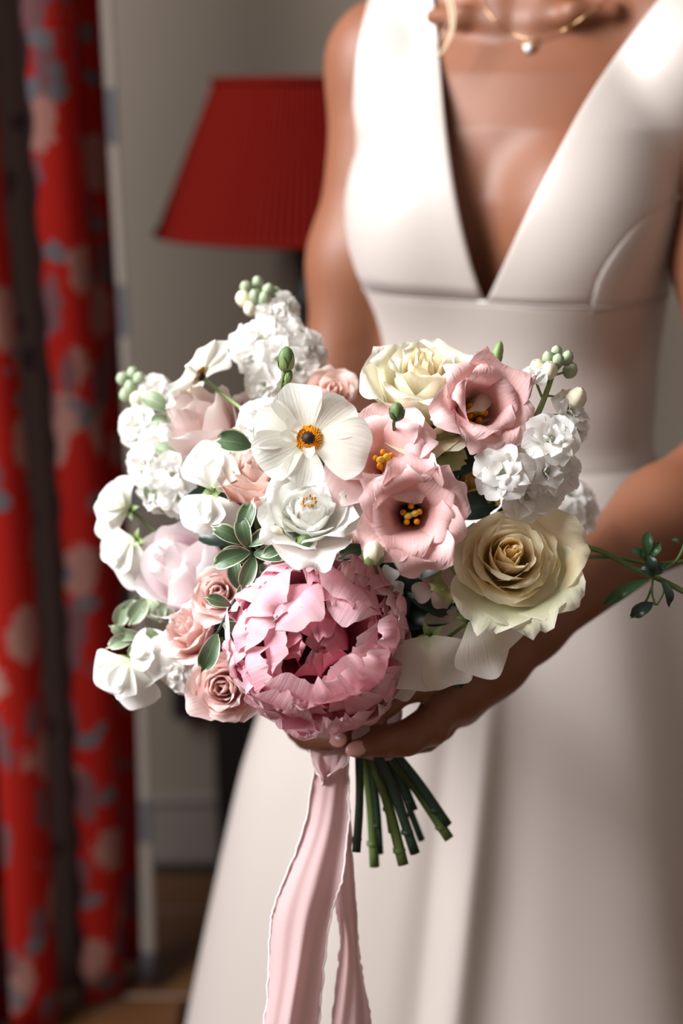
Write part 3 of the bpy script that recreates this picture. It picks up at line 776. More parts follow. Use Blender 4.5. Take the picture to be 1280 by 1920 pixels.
# --- roses: a spiral of wrapped petals
def rose(root, R, H, N, mats, seed, open_=1.0, inner=0.07, curl=0.16, ruf=0.02, wrapw=1.0, drop=0.42, nu=11, nv=11, outer_mat=None, n_outer=0, wild=0.0):
    rg = random.Random(seed)
    for i in range(N):
        t = i / (N - 1); az = i * 2.39996 + rg.uniform(-.2, .2)
        rb = R * (inner + (.66 - inner) * t ** .95)
        rt = R * clampmix(inner * .55, 1.0 * open_, t ** 1.25) * (1 + wild * rg.uniform(-.12, .12))
        ht = H * (1 - drop * t ** 1.9) * (1 + wild * rg.uniform(-.12, .08)); hb = H * clampmix(.66, .34, t) 
        cu_ = curl * R * (0.15 + t ** 1.2) * rg.uniform(.7, 1.25)
        mid = [(0.05 * R, 0), (rb * .85, hb * .45), (rb * 1.02, hb), (clampmix(rb, rt, .72), clampmix(hb, ht, .72)), (rt, ht), (rt + cu_, ht - cu_ * (.35 + .5 * t))]
        hw = max(rb, .12 * R) * (1.35 if t < .35 else clampmix(1.3, .95, (t - .35) / .65)) * wrapw * rg.uniform(.92, 1.08)
        mt = mats[0] if t < .34 else mats[1]
        if outer_mat is not None and i >= N - n_outer: mt = outer_mat
        petal(root, mt, az, mid=mid, wid=[.35 * hw, .85 * hw, 1.08 * hw, 1.1 * hw, .95 * hw, .8 * hw], cup=(rb * 1.0, max(rb, rt) * (1.15 + .9 * t)),
              nu=nu, nv=nv, ruf=ruf * R * (.5 + t), rfreq=2.4 + 1.4 * rg.random(), tipk=.34, point=.02 * (t > .5), seed=seed * 100 + i, warp=.03 * R * t, jit=.035)

def peony(root, R, seed):
    rg = random.Random(seed)
    def pet(alpha, az, mat, rad, belly, wd, ruf, notch, nm='petal', inward=0.0, nu=13, nv=12):
        a = alpha
        tip = (rad * math.sin(a), rad * math.cos(a))
        b1 = (rad * .50 * math.sin(min(a + .55, 2.3)) + .02 * R, -.42 * R + .30 * rad * (1 + math.cos(a + .6)) * .6)
        b2 = (belly * rad * math.sin(min(a + .34, 2.1)), belly * rad * math.cos(min(a + .34, 2.1)))
        tin = (tip[0] - inward * math.cos(a) * R, tip[1] - inward * R * .3)
        petal(root, mat, az, nm, mid=[(0.04 * R, -.62 * R), b1, b2, tip, tin], wid=[.18 * wd, .62 * wd, 1.0 * wd, 1.02 * wd, .82 * wd], cup=(rad * .8, rad * 1.0),
              nu=nu, nv=nv, ruf=ruf * .55, tipe=3.0, rfreq=rg.uniform(2.2, 4.2), tipk=rg.uniform(.36, .48), notch=notch * .5, seed=rg.randint(0, 99999), warp=.05 * R, jit=.10)
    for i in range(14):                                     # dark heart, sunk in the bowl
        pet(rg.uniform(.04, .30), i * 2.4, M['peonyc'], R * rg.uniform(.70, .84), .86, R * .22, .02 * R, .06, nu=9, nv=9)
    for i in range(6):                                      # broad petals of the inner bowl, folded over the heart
        pet((.26, .40, .28, .20, .34, .42)[i], i * 2 * math.pi / 6 + .3, M['peony'], R * rg.uniform(.93, 1.0), .98, R * rg.uniform(.42, .56), .03 * R, .05, inward=.06, nu=21, nv=14)
    for i in range(6):                                      # narrower petals standing between heart and bowl
        pet(rg.uniform(.46, .62), i * 2.4 + 1.1, M['peony'], R * rg.uniform(.86, .92), .95, R * rg.uniform(.24, .34), .04 * R, 0.0, inward=.02, nu=15, nv=12)
    for i in range(11):
        pet(rg.uniform(.42, .74), i * 2.4 + .5, M['peony'], R * rg.uniform(.93, 1.03), 1.0, R * rg.uniform(.34, .52), .05 * R, rg.uniform(.0, .10), inward=rg.uniform(-.05, .04), nu=21, nv=14)
    for i in range(34):                                     # frilly thin middle petals
        pet(rg.uniform(.66, 1.2), i * 2.4 + .1, M['peony'], R * rg.uniform(.92, 1.04), 1.0, R * rg.uniform(.18, .36), .06 * R, rg.uniform(.0, .16), inward=rg.uniform(-.07, .0), nu=19, nv=13)
    for i in range(15):
        pet(rg.uniform(1.10, 1.45), i * 2.4 + .9, M['peonyo'], R * rg.uniform(.95, 1.04), 1.0, R * rg.uniform(.36, .54), .045 * R, rg.uniform(0, .10), inward=-.05, nu=21, nv=14)
    for i in range(9):
        pet(rg.uniform(1.5, 1.75), i * 2 * math.pi / 9, M['peonyo'], R * rg.uniform(.96, 1.06), .95, R * rg.uniform(.45, .6), .04 * R, .06, 'guard_petal', inward=-.06, nu=21, nv=14)

def lisianthus(root, R, H, mat, seed, N=11, closed=1.0, stretch=1.0):
    rg = random.Random(seed)
    for i in range(N):
        w2 = i < 5; az = (i * 2 * math.pi / 5 + .2) if w2 else ((i - 5) * 2 * math.pi / (N - 5) + .7 + rg.uniform(-.15, .15))
        q = (.74 if w2 else 1.0) * R * rg.uniform(.93, 1.07); hh = H * (1.0 if w2 else .93) * rg.uniform(.94, 1.05)
        mid = [(.03 * R, 0), (.17 * R, .26 * H), (.34 * R, .58 * H), (.62 * q * closed, .90 * hh), (.90 * q * closed, 1.0 * hh), (1.06 * q * closed, .90 * hh - rg.uniform(0, .22) * H)]
        hw = q * rg.uniform(.50, .60)
        petal(root, mat, az, mid=mid, wid=[.14 * hw, .40 * hw, .72 * hw, 1.05 * hw, 1.04 * hw, .62 * hw], cup=(.40 * R, 1.5 * R), nu=15, nv=15, ruf=.075 * R, rfreq=rg.uniform(2.2, 3.6),
              tipk=.30, point=.09, seed=seed * 50 + i, warp=.02 * R, jit=.04)
    mm = MB()
    for k in range(5):
        a = k * 1.2566; b = np.array([.10 * R * math.cos(a), .10 * R * math.sin(a), .2 * H]); e = np.array([.15 * R * math.cos(a), .15 * R * math.sin(a), .60 * H])
        mm.add(*tube([b, (b + e) / 2, e], .0007, 5, 5)); mm.add(*ellipsoid(e, (.0021, .0021, .0032), 8, 6))
    tag(mm.build('stamens', M['orange'], root), kind='stuff')
    mm = MB(); mm.add(*tube([(0, 0, .1 * H), (0, 0, .35 * H), (0.001, 0, .6 * H)], [.003, .0018, .0016], 7, 6))
    for s in (-1, 1): mm.add(*ellipsoid((s * .0022, 0, .64 * H), (.0030, .0022, .0030), 8, 6))
    mm.build('pistil', M['yellow'], root)

def anemone(root, R, seed, mat='anemone', azs=None, scales=None, flat=0.12):
    rg = random.Random(seed)
    azs = azs or [i * 2 * math.pi / 6 for i in range(6)]
    for i, az in enumerate(azs):
        q = R * (scales[i] if scales else rg.uniform(.92, 1.05)); hw = q * rg.uniform(.44, .52)
        petal(root, M[mat], az, z=.0008 * (i % 3), mid=[(.05 * R, 0), (.3 * q, .06 * R), (.62 * q, flat * R), (.88 * q, flat * 1.2 * R), (1.0 * q, flat * 1.0 * R + rg.uniform(-.08, .1) * R)],
              wid=[.14 * hw, .50 * hw, .88 * hw, 1.04 * hw, .84 * hw], cup=(.45 * R, 1.1 * R), nu=15, nv=13, ruf=.05 * R, rfreq=2.6, tipk=.26, seed=seed * 31 + i, warp=.05 * R)
    mm = MB()
    for k in range(110):
        a = k * 2.39996; q = R * (.12 + .12 * ((k * 7) % 10) / 10); z = R * (.10 + .08 * (1 - q / (R * .24)))
        b = np.array([.05 * R * math.cos(a), .05 * R * math.sin(a), .03 * R]); e = np.array([q * math.cos(a), q * math.sin(a), z])
        mm.add(*tube([b, e], .0005, 4, 2, False)); mm.add(*ellipsoid(e, (.0011, .0011, .0016), 5, 4))
    tag(mm.build('stamens', M['orange'], root), kind='stuff')
    mm = MB(); mm.add(*ellipsoid((0, 0, .10 * R), (.0046, .0046, .005), 12, 8)); mm.build('pistil', M['brown'], root)

def leaf(root, M4, mat, L, wd, name='leaf', seed=0, droop=0.25, fold=0.4):
    v, f, uv = petal_grid(mid=[(0, 0), (.33 * L, .10 * L), (.68 * L, .08 * L), (L, -droop * L)], wid=[.06 * wd, .78 * wd, 1.0 * wd, .30 * wd], cup=(wd * 1.6, wd * 2.5), nu=9, nv=10, ruf=.16 * wd, rfreq=4,
                          tipk=.18, point=.04, seed=seed, lift=fold * wd * .5)
    # petal runs along +y; M4 places it
    v = [M4 @ Vector(q) for q in v]
    return mesh_obj(name, v, f, mat, root, uv)
def local_of(root, world): return np.array(ROOTM[root.name].inverted() @ Vector(world))
def world_frame(p, ydir, zdir):
    y = Vector(ydir).normalized(); z = Vector(zdir); x = y.cross(z).normalized(); z = x.cross(y)
    m = Matrix((x, y, z)).transposed().to_4x4(); m.translation = Vector(p); return m
def sprig(kind, label, cat, path, leaves, mat, L, wd, stem='stem_dark', rad=.0011, group=None, seed=0, buds=()):
    """path: [(px, py, d)] from the foot to the tip; leaves: [(t, angle in the picture, tilt to the viewer, scale)]"""
    pts = np.array([PX(*q) for q in path]); base = pts[0]
    o = empty(kind, loc=tuple(base)); tag(o, label, cat, group); ROOTM[o.name] = Matrix.Translation(Vector(base))
    v, f, uv = tube(pts - base, [rad * 1.3, rad * .7], 6, 14); mesh_obj('stem', v, f, M[stem], o, uv)
    cc = catmull(pts, 60)
    for k, (t, ang, tilt, sc) in enumerate(leaves):
        p = cc[int(t * 59)] - base; a = math.radians(ang)
        y = camdir(math.cos(a), math.sin(a), tilt); z = camdir(-.2 * math.sin(a), .3, 1.0)
        leaf(o, world_frame(p, y, z), M[mat], L * sc, wd * sc, seed=seed * 40 + k, droop=.08 + .05 * (k % 3))
    for (px, py, d, r) in buds:
        v, f, uv = ellipsoid(PX(px, py, d) - base, (r, r, r * 1.15), 8, 6); mesh_obj('bud', v, f, M['budgreen'], o, uv)
    return o

def sweet_pea(label, px, py, d, n, R, roll, seed, mat='white', spread=1.0, group='white sweet peas', kind='sweet_pea', back=False, to=None):
    """two lobed standard, two wings, a keel, small green calyx; the lobes spread along +-x and fall to -y of the frame"""
    o = flower(kind, label, 'sweet pea', px, py, d, n, 0.0, roll, group); rg = random.Random(seed)
    def lobe(az, L, hw, z, h1, ruf, cupk, nm='petal'):
        petal(o, M[mat], az, nm, z=z, mid=[(.0, 0), (.35 * L, .10 * R), (.75 * L, h1 * .7), (L, h1)], wid=[.14 * hw, .82 * hw, 1.12 * hw, .85 * hw], cup=(R * cupk, R * cupk * 1.6), nu=13, nv=12, ruf=ruf * R, rfreq=rg.uniform(1.8, 2.8), tipk=.26, seed=rg.randint(0, 9999), warp=.035 * R)
    for s in (-1, 1):
        lobe(math.pi + s * .60 * spread, R * rg.uniform(.95, 1.05), R * .50, 0.0, -.12 * R, .09 if back else .05, -.9)
        if not back: lobe(math.pi + s * .36 * spread, R * .72, R * .32, .16 * R, .12 * R, .04, .7, 'wing_petal')
    if not back: lobe(math.pi, R * .5, R * .16, .24 * R, .2 * R, .03, .25, 'keel')
    for k in range(5):
        petal(o, M['calyx'], k * 1.2566 + .4, 'sepal', z=-.05 * R, mid=[(.0, -.16 * R), (.08 * R, .0), (.16 * R, .06 * R), (.30 * R, .04 * R)], wid=[.05 * R, .07 * R, .06 * R, .01 * R], cup=(.2 * R, .3 * R), nu=5, nv=6, seed=k)
    stalk(o, .0012, 'stem', to=to, k=.02)
    return o

FLORET = {}
def floret_mesh(mat, eye, seed, n=(5, 4, 3)):
    key = (mat, eye, seed)
    if key in FLORET: return FLORET[key]
    rg = random.Random(seed); out = []
    for w_, cnt in enumerate(n):
        for k in range(cnt):
            q = 1.0 - .30 * w_; hw = q * .46
            v, f, uv = petal_grid(mid=[(.03, -.05), (.22 * q, .16 + .05 * w_), (.6 * q, .26 + .12 * w_), (q, .12 + .2 * w_ + rg.uniform(-.12, .15))], wid=[.2 * hw, .72 * hw, 1.14 * hw, 1.05 * hw, .66 * hw], cup=(.6, 1.3), nu=9, nv=8, ruf=.05, rfreq=3, tipk=.26, notch=.08, seed=seed * 20 + k + 7 * w_, warp=.06)
            v = rotz(v, k * 2 * math.pi / cnt + .6 * w_ + rg.uniform(-.15, .15)); me = bpy.data.meshes.new('petal')
            me.from_pydata([tuple(map(float, q_)) for q_ in v], [], f); l = me.uv_layers.new(name='UVMap')
            idx = np.zeros(len(me.loops), dtype=np.int32); me.loops.foreach_get('vertex_index', idx); l.data.foreach_set('uv', np.asarray(uv, dtype=np.float32)[idx].ravel())
            me.polygons.foreach_set('use_smooth', [True] * len(me.polygons)); me.materials.append(M[mat]); out.append(me)
    v, f, uv = ellipsoid((0, 0, .16), (.13, .13, .17), 8, 6); me = bpy.data.meshes.new('eye'); me.from_pydata([tuple(map(float, q_)) for q_ in v], [], f)
    me.polygons.foreach_set('use_smooth', [True] * len(me.polygons)); me.materials.append(M[eye])
    FLORET[key] = (me, out); return FLORET[key]
def floret(root, px, py, d, n, R, roll=0.0, mat='stockw', eye='sage', seed=0):
    eye_me, pets = floret_mesh(mat, eye, seed % 4)
    m = frame_from(camdir(*n), roll).to_4x4(); m.translation = Vector(PX(px, py, d)); loc = ROOTM[root.name].inverted() @ m @ Matrix.Scale(R, 4)
    c = share('floret', eye_me, root, loc)
    for me in pets: share('petal', me, c)
    return c
def stock(label, path, florets, buds, stemmat='sage', seed=0, group='white stock spikes', R=.016):
    pts = np.array([PX(*q) for q in path]); o = empty('stock_spike', loc=tuple(pts[0])); tag(o, label, 'stock flower', group)
    ROOTM[o.name] = Matrix.Translation(Vector(pts[0])); b = pts[0]
    v, f, uv = tube(pts - b, [.0026, .0022, .0016], 7, 20); mesh_obj('stem', v, f, M['calyx' if stemmat == 'sage' else stemmat], o, uv)
    cc = catmull(pts, 80)
    for k, (px, py, d, n, sc) in enumerate(florets):
        floret(o, px, py, d, n, R * sc, k * .7, seed=seed + k)
        e = PX(px, py, d) - camdir(*n) * R * .1; near = cc[np.argmin(((cc - e) ** 2).sum(1))]; lo = cc[max(0, int(np.argmin(((cc - e) ** 2).sum(1))) - 8)]
        t = tube(np.array([lo, (lo + e) / 2 - camdir(*n) * .002, e]) - b, .0009, 5, 6); mesh_obj('pedicel', t[0], t[1], M['calyx'], o)
    for k, (px, py, d, r, white) in enumerate(buds):
        c = PX(px, py, d) - b; bm = mesh_obj('bud', *bud_shape(c, r, camdir(*((px - path[-1][0]) * .01, .6, .5))), M['ivorybud' if white else 'sage'], o)
        e = c + b; near = cc[max(0, int(np.argmin(((cc - e) ** 2).sum(1))) - 5)]
        t = tube(np.array([near, (near + e) / 2, e]) - b, .0008, 5, 5); mesh_obj('pedicel', t[0], t[1], M['calyx'], o)
    return o
def bud_shape(c, r, ax):
    fr = np.array(frame_from(ax)); n = 15
    v, f, uv = lathe([(.02, -1.2), (.45, -1.05), (.8, -.6), (.98, 0), (.88, .6), (.55, 1.05), (.1, 1.28)], n, lambda q, z, a: q * (1 + .07 * math.cos(5 * a)))
    return np.array(v) * r @ fr.T + c, f
def bud(label, px, py, d, n, r, mat, sep, foot, group=None, kind='flower_bud', long_=1.15, stemmat='stem'):
    o = flower(kind, label, 'flower bud', px, py, d, n, 0.0, 0.0, group)
    v, f, uv = lathe([(.05, -1.15), (.55, -1.0), (.9, -.5), (1.0, 0), (.9, .5), (.62, .9), (.25, 1.12), (.02, 1.18)], 20, lambda q, z, a: q * (1 + .05 * math.cos(5 * a + z)))
    mesh_obj('bud_body', np.array(v) * (r, r, r * long_), f, M[mat], o, uv)
    for k in range(5):
        petal(o, M[sep], k * 1.2566, 'sepal', mid=[(.1 * r, -1.15 * r * long_), (.85 * r, -.8 * r * long_), (1.08 * r, -.1 * r), (1.12 * r, .55 * r)], wid=[.25 * r, .5 * r, .42 * r, .05 * r], cup=(r, r * 1.2), nu=5, nv=6, seed=k)
    f_ = np.array([PX(*q) for q in foot]); m = ROOTM[o.name].inverted()
    p = [(0, 0, -1.1 * r * long_)] + [tuple(m @ Vector(q)) for q in f_]
    t = tube(p, .0011, 6, 12); mesh_obj('stem', t[0], t[1], M[stemmat], o)
    return o

# ---- large blooms
o = flower('peony', 'large deep pink peony with ruffled petals, front and centre above the hands', 'peony', 597, 1203, 0.905, (-.06, .10, 1), 0.0, .4)
peony(o, .0575, 11); stalk(o, .0035, k=.06)
o = flower('peony', 'pale pink half-open peony at left behind the spray roses', 'peony', 318, 1052, 0.985, (-.62, .45, .85), .05, .2)
rose(o, .045, .062, 13, (M['pale'], M['pale']), 21, open_=.85, inner=.2, curl=.03, drop=.25, wrapw=1.25, nu=15, nv=13); stalk(o, .003)
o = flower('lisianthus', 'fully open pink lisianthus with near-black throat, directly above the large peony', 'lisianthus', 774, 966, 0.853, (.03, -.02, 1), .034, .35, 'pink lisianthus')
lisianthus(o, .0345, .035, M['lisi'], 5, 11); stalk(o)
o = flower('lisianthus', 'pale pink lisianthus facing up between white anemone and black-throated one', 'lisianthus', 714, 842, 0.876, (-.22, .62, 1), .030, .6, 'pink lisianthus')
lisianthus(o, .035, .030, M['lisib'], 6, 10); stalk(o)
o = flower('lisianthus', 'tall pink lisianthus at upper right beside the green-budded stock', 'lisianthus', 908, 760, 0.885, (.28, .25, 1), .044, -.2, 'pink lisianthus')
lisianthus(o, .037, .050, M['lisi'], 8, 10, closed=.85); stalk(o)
o = flower('rose', 'ivory rose with upturned centre at the top of the bouquet', 'rose', 795, 700, 0.905, (.02, .85, .80), .040, .3)
rose(o, .042, .056, 22, (M['creamc'], M['cream']), 31, open_=.98, curl=.12, drop=.42, ruf=.012, wrapw=1.2, nu=17, nv=13); calyx(o, .016, .02); stalk(o, .003)
for k, (az, L) in enumerate(((2.75, .060), (3.35, .056), (4.1, .05))):
    petal(o, M['guard'], az, 'guard_petal', mid=[(.004, 0), (.45 * L, .006), (.78 * L, .016), (L, .020)], wid=[.008, .020, .024, .012], cup=(.04, .08), nu=11, nv=10, ruf=.003, rfreq=3, seed=950 + k)
o = flower('rose', 'buttermilk yellow rose at lower right, spiralled petals facing the viewer', 'rose', 966, 1024, 0.862, (.06, .34, 1), .042, .5)
rose(o, .0335, .040, 26, (M['yrosec'], M['yrose']), 33, open_=.94, curl=.08, drop=.60, ruf=.012, wrapw=1.2, nu=17, nv=13); calyx(o, .016, .02); stalk(o, .003)
for k, (az, mt) in enumerate(((2.2, 'guard'), (2.9, 'guard'), (3.6, 'guard'), (4.4, 'yrose'))):
    petal(o, M[mt], az, 'guard_petal', mid=[(.004, 0), (.024, .008), (.040, .018), (.046, .022), (.052, .018)], wid=[.008, .022, .028, .024, .015], cup=(.04, .08), nu=11, nv=10, ruf=.004, rfreq=5, seed=900 + k)
o = flower('anemone', 'white anemone with orange stamen ring facing the viewer', 'anemone', 578, 822, 0.856, (-.02, .10, 1), .004, 0.0)
anemone(o, .034, 3, azs=[1.25, .30, 2.05, 3.0, 5.35, 4.45], scales=[1.02, 1.02, .98, .88, 1.0, 1.14])
for k, (az, L) in enumerate(((1.5, .012), (.9, .012), (3.2, .008))):
    petal(o, M['anemone'], az, 'petaloid', z=.003, mid=[(.006, 0), (.002 + L * .6, .005), (L + .003, .007), (L + .005, .008)], wid=[.002, .0035, .004, .003], cup=(.005, .006), nu=7, nv=7, seed=k)
stalk(o)
o = flower('anemone', 'white anemone in profile at upper left, orange centre and green stalk', 'anemone', 372, 702, 0.985, (-.70, .60, -.16), .004, .3)
anemone(o, .034, 14, azs=[.2, 1.2, 2.3, 3.4, 4.3, 5.4], flat=.05); stalk(o, .0014, 'calyx', to=PX(478, 785, .95), k=.015)
o = flower('ranunculus', 'white open ranunculus tucked below the front anemone', 'ranunculus', 580, 955, 0.872, (.0, .85, 1), .014, .2)
rose(o, .036, .022, 18, (M['white'], M['white']), 41, open_=1.0, inner=.14, curl=.08, ruf=.10, drop=.35, wild=1.2, nu=15, nv=12); stalk(o)
mm = MB()
for k in range(14):
    a = k * 2.4; e = np.array([.004 * math.cos(a), .004 * math.sin(a), .020 + .001 * (k % 3)]); mm.add(*ellipsoid(e, (.0008, .0008, .0016), 5, 4))
tag(mm.build('stamens', M['orange'], o), kind='stuff')
o = flower('rose', 'blush pink rose at upper left beneath the sideways anemone', 'rose', 378, 800, 0.985, (-.55, .75, .55), .02, .2)
rose(o, .034, .050, 14, (M['blush'], M['blush']), 45, open_=.8, inner=.14, curl=.05, drop=.35, wrapw=1.1); stalk(o, .003)
o = flower('ranunculus', 'peach ranunculus with layered rim left of the front anemone', 'ranunculus', 478, 868, 0.925, (.05, .80, .62), .030, .2)
rose(o, .030, .034, 26, (M['peach'], M['peach']), 47, open_=.98, inner=.10, curl=.04, drop=.30, wrapw=1.0, ruf=.03); stalk(o)
# ---- spray roses
for (px, py, d, n, R, H, seed, lab) in [
    (408, 1108, .930, (-.10, .30, 1), .0205, .022, 51, 'small pink spray rose touching the left edge of the large peony'),
    (340, 1172, .945, (-.65, .50, .75), .024, .030, 52, 'peach spray rose in side view below the pale pink peony'),
    (415, 1290, .925, (-.10, .05, 1), .0265, .026, 53, 'lowest peach-pink spray rose, full face, under the left of the peony'),
    (648, 1018, .925, (.1, .45, 1), .026, .022, 54, 'peach-pink spray rose half hidden between peony and black-throated lisianthus')]:
    o = flower('spray_rose', lab, 'rose', px, py, d, n, H * .8, seed * .7, 'peach spray roses')
    rose(o, R, H, 24, (M['srose'], M['srose']), seed, open_=.98, inner=.09, curl=.09, ruf=.05, drop=.5, wild=1.0); calyx(o, R * .4, R * .5); stalk(o)
for (px, py, d, R, seed, mt, lab) in [
    (462, 765, 1.0, .020, 61, 'pale', 'pale pink bloom half hidden behind the green anemone stalk'),
    (620, 728, .985, .022, 62, 'peach', 'rosy bloom mostly hidden between white stock and ivory rose'),
    (888, 905, .945, .024, 63, 'apricot', 'apricot bloom in shade under the tall pink lisianthus')]:
    o = flower('spray_rose', lab, 'rose', px, py, d, (.1, .5, 1), R * .8, seed, 'half hidden blooms')
    rose(o, R, R * 1.1, 14, (M[mt], M[mt]), seed, open_=.95, inner=.12, curl=.07, ruf=.04, drop=.45); stalk(o)

# ---- sweet peas
sweet_pea('white sweet pea farthest left, level with the white ranunculus', 240, 955, 1.02, (-.45, .25, .85), .032, -1.6, 71)
sweet_pea('white sweet pea left of the pale pink peony, below the outermost one', 252, 1015, 1.01, (-.45, .1, .9), .034, -.55, 72)
sweet_pea('white sweet pea with a pair of tall lobes in front of the blush rose', 402, 915, .935, (-.25, .15, 1), .034, 2.95, 73, spread=1.2)
sweet_pea('white sweet pea lobes just below the tall-lobed sweet pea', 398, 930, .935, (-.25, .05, 1), .028, -.1, 74)
sweet_pea('white sweet pea hanging at the lower left tip of the bouquet', 246, 1240, .965, (-.30, -.1, 1), .034, -.45, 75, spread=.9)
sweet_pea('white sweet pea above the hanging one, beside the peach spray rose', 250, 1232, .97, (-.3, .35, .9), .026, 1.85, 76)
sweet_pea('warm-tinted white sweet pea drooping over the wrist, left of two', 806, 1195, .895, (-.05, .1, 1), .037, .05, 77, back=True, mat='ivory')
sweet_pea('warm-tinted white sweet pea drooping below the yellow rose, right of two', 884, 1164, .892, (.25, .2, 1), .036, .85, 78, back=True, mat='ivory')
sweet_pea('shaded, warm-tinted white sweet pea peeping out behind the lower right of the peony', 735, 1235, .925, (-.1, -.1, 1), .030, -.35, 79, back=True, mat='ivory')
sweet_pea('shaded, warm-tinted white sweet pea behind the two drooping ones', 850, 1120, .93, (.2, .3, .9), .030, .3, 80, back=True, mat='ivory')

# ---- stock spikes
st_top = stock('tall white stock spike rising behind the anemones', [(560, 860, 1.0), (540, 740, 1.02), (505, 620, 1.03), (483, 540, 1.035)],
    [(495, 640, 1.01, (-.3, .3, 1), 1.15), (462, 645, 1.015, (-.7, .1, .7), 1.0), (530, 625, 1.015, (.3, .5, .8), 1.1), (510, 590, 1.02, (.1, .5, 1), .85), (545, 650, 1.01, (.5, .2, .8), 1.1),
     (575, 660, 1.01, (.7, .1, .6), 1.1), (555, 690, 1.0, (.3, -.1, 1), 1.05), (585, 690, 1.01, (.8, -.1, .5), .9), (498, 720, .99, (-.3, -.1, 1), 1.0), (535, 575, 1.03, (.6, .4, .6), .8), (478, 672, 1.01, (-.3, -.3, 1), .95), (520, 672, 1.0, (0, -.1, 1), 1.05)],
    [(483, 530, 1.035, .0042, 0), (462, 540, 1.03, .0046, 0), (503, 545, 1.03, .0046, 0), (478, 556, 1.02, .0046, 0), (458, 562, 1.03, .006, 1), (495, 562, 1.02, .005, 0), (515, 552, 1.035, .0048, 0), (470, 580, 1.025, .005, 1)], seed=0)
stock('white stock spike leaning out at the upper left', [(350, 960, 1.0), (320, 880, 1.02), (285, 790, 1.04), (252, 712, 1.05)],
    [(292, 740, 1.04, (.2, .4, .9), 1.0), (262, 800, 1.035, (-.5, .1, .9), 1.1), (300, 835, 1.02, (-.2, .2, 1), 1.0), (275, 870, 1.02, (-.6, 0, .8), 1.1), (325, 890, 1.0, (0, 0, 1), 1.1), (300, 920, 1.0, (-.4, -.2, .9), 1.1), (335, 930, .99, (0, -.3, 1), 1.0), (318, 765, 1.05, (.6, .2, .7), .9), (340, 865, 1.01, (.4, .2, .8), .9)],
    [(250, 702, 1.05, .005, 0), (232, 712, 1.05, .0052, 0), (262, 712, 1.04, .005, 0), (246, 728, 1.04, .0055, 0), (270, 728, 1.045, .005, 0), (238, 742, 1.045, .0055, 0), (258, 750, 1.04, .006, 1)], seed=2)
stock('white stock spike at the upper right with bare green budded tip', [(905, 960, .93), (965, 850, .905), (1010, 770, .900), (1040, 690, .905)],
    [(942, 888, .878, (-.15, .15, 1), 1.25), (1030, 828, .885, (.15, .35, 1), 1.2), (1020, 885, .885, (.35, .05, 1), 1.1), (985, 930, .885, (.05, -.25, 1), 1.1), (1048, 880, .895, (.7, .1, .7), 1.1), (1062, 775, .905, (.5, .3, .8), 1.0), (1002, 708, .897, (-.3, .6, .8), .62), (1015, 925, .89, (.3, -.3, .9), .95), (985, 862, .892, (-.1, .3, 1), .9), (1075, 800, .91, (.7, 0, .7), .8)],
    [(1043, 660, .905, .0036, 0), (1028, 672, .902, .0042, 0), (1046, 676, .898, .0038, 0), (1062, 672, .905, .0044, 0), (1068, 695, .907, .0048, 0), (1030, 695, .895, .0052, 1), (1008, 690, .900, .005, 1), (1078, 748, .903, .0068, 1)], seed=1)
stock('white stock florets far right behind the yellow rose', [(960, 1010, 1.0), (1020, 985, 1.02), (1065, 950, 1.04)],
    [(1060, 935, 1.03, (.3, .4, .8), 1.2), (1085, 965, 1.035, (.6, 0, .8), 1.1), (1050, 975, 1.02, (.1, -.2, 1), 1.2), (1085, 930, 1.045, (.6, .5, .6), .9)], [(1030, 955, 1.02, .003, 0)], seed=3)
stock('white stock florets between blush rose and front anemone', [(540, 900, .96), (500, 830, .96), (470, 790, .965)],
    [(492, 792, .945, (-.1, .3, 1), 1.1), (478, 818, .945, (-.3, 0, 1), 1.0), (520, 780, .96, (.1, .5, .8), 1.0)], [(455, 812, .955, .004, 0)], seed=1)
stock('white stock florets dangling left of the lowest spray rose', [(420, 1200, .97), (360, 1230, .97), (330, 1255, .97)],
    [(332, 1250, .965, (-.4, -.2, 1), 1.0), (352, 1268, .965, (0, -.4, 1), .9), (315, 1228, .97, (-.6, 0, .8), .8), (356, 1240, .965, (.2, 0, 1), .8)], [(345, 1290, .97, .003, 0)], seed=0)
# single shaded florets in the hollow right of the peony
o = flower('hydrangea_floret', 'pale pink four petalled floret in the dark hollow under the lisianthus', 'floret', 815, 1098, .915, (-.1, .0, 1), .004, .3)
for k in range(4): petal(o, M['blush'], k * 1.5708 + .2, mid=[(.001, 0), (.006, .002), (.012, .002), (.0165, -.002)], wid=[.0015, .006, .007, .002], cup=(.02, .03), nu=7, nv=7, tipk=.2, point=.1, seed=k)
mm = MB(); mm.add(*ellipsoid((0, 0, .002), (.0016, .0016, .002), 8, 6)); mm.build('eye', M['budgreen'], o); stalk(o, .0009, 'stem_dark')
o = flower('hydrangea_floret', 'pale pointed floret wedged against the right side of the large peony', 'floret', 722, 1095, .915, (.1, .1, 1), .004, .9)
for k in range(4): petal(o, M['white'], k * 1.5708 + .2, mid=[(.001, 0), (.005, .002), (.010, .002), (.0135, -.002)], wid=[.0015, .005, .006, .001], cup=(.02, .03), nu=7, nv=7, tipk=.2, point=.1, seed=k + 9)
mm = MB(); mm.add(*ellipsoid((0, 0, .002), (.0014, .0014, .0018), 8, 6)); mm.build('eye', M['budgreen'], o); stalk(o, .0009, 'stem_dark')
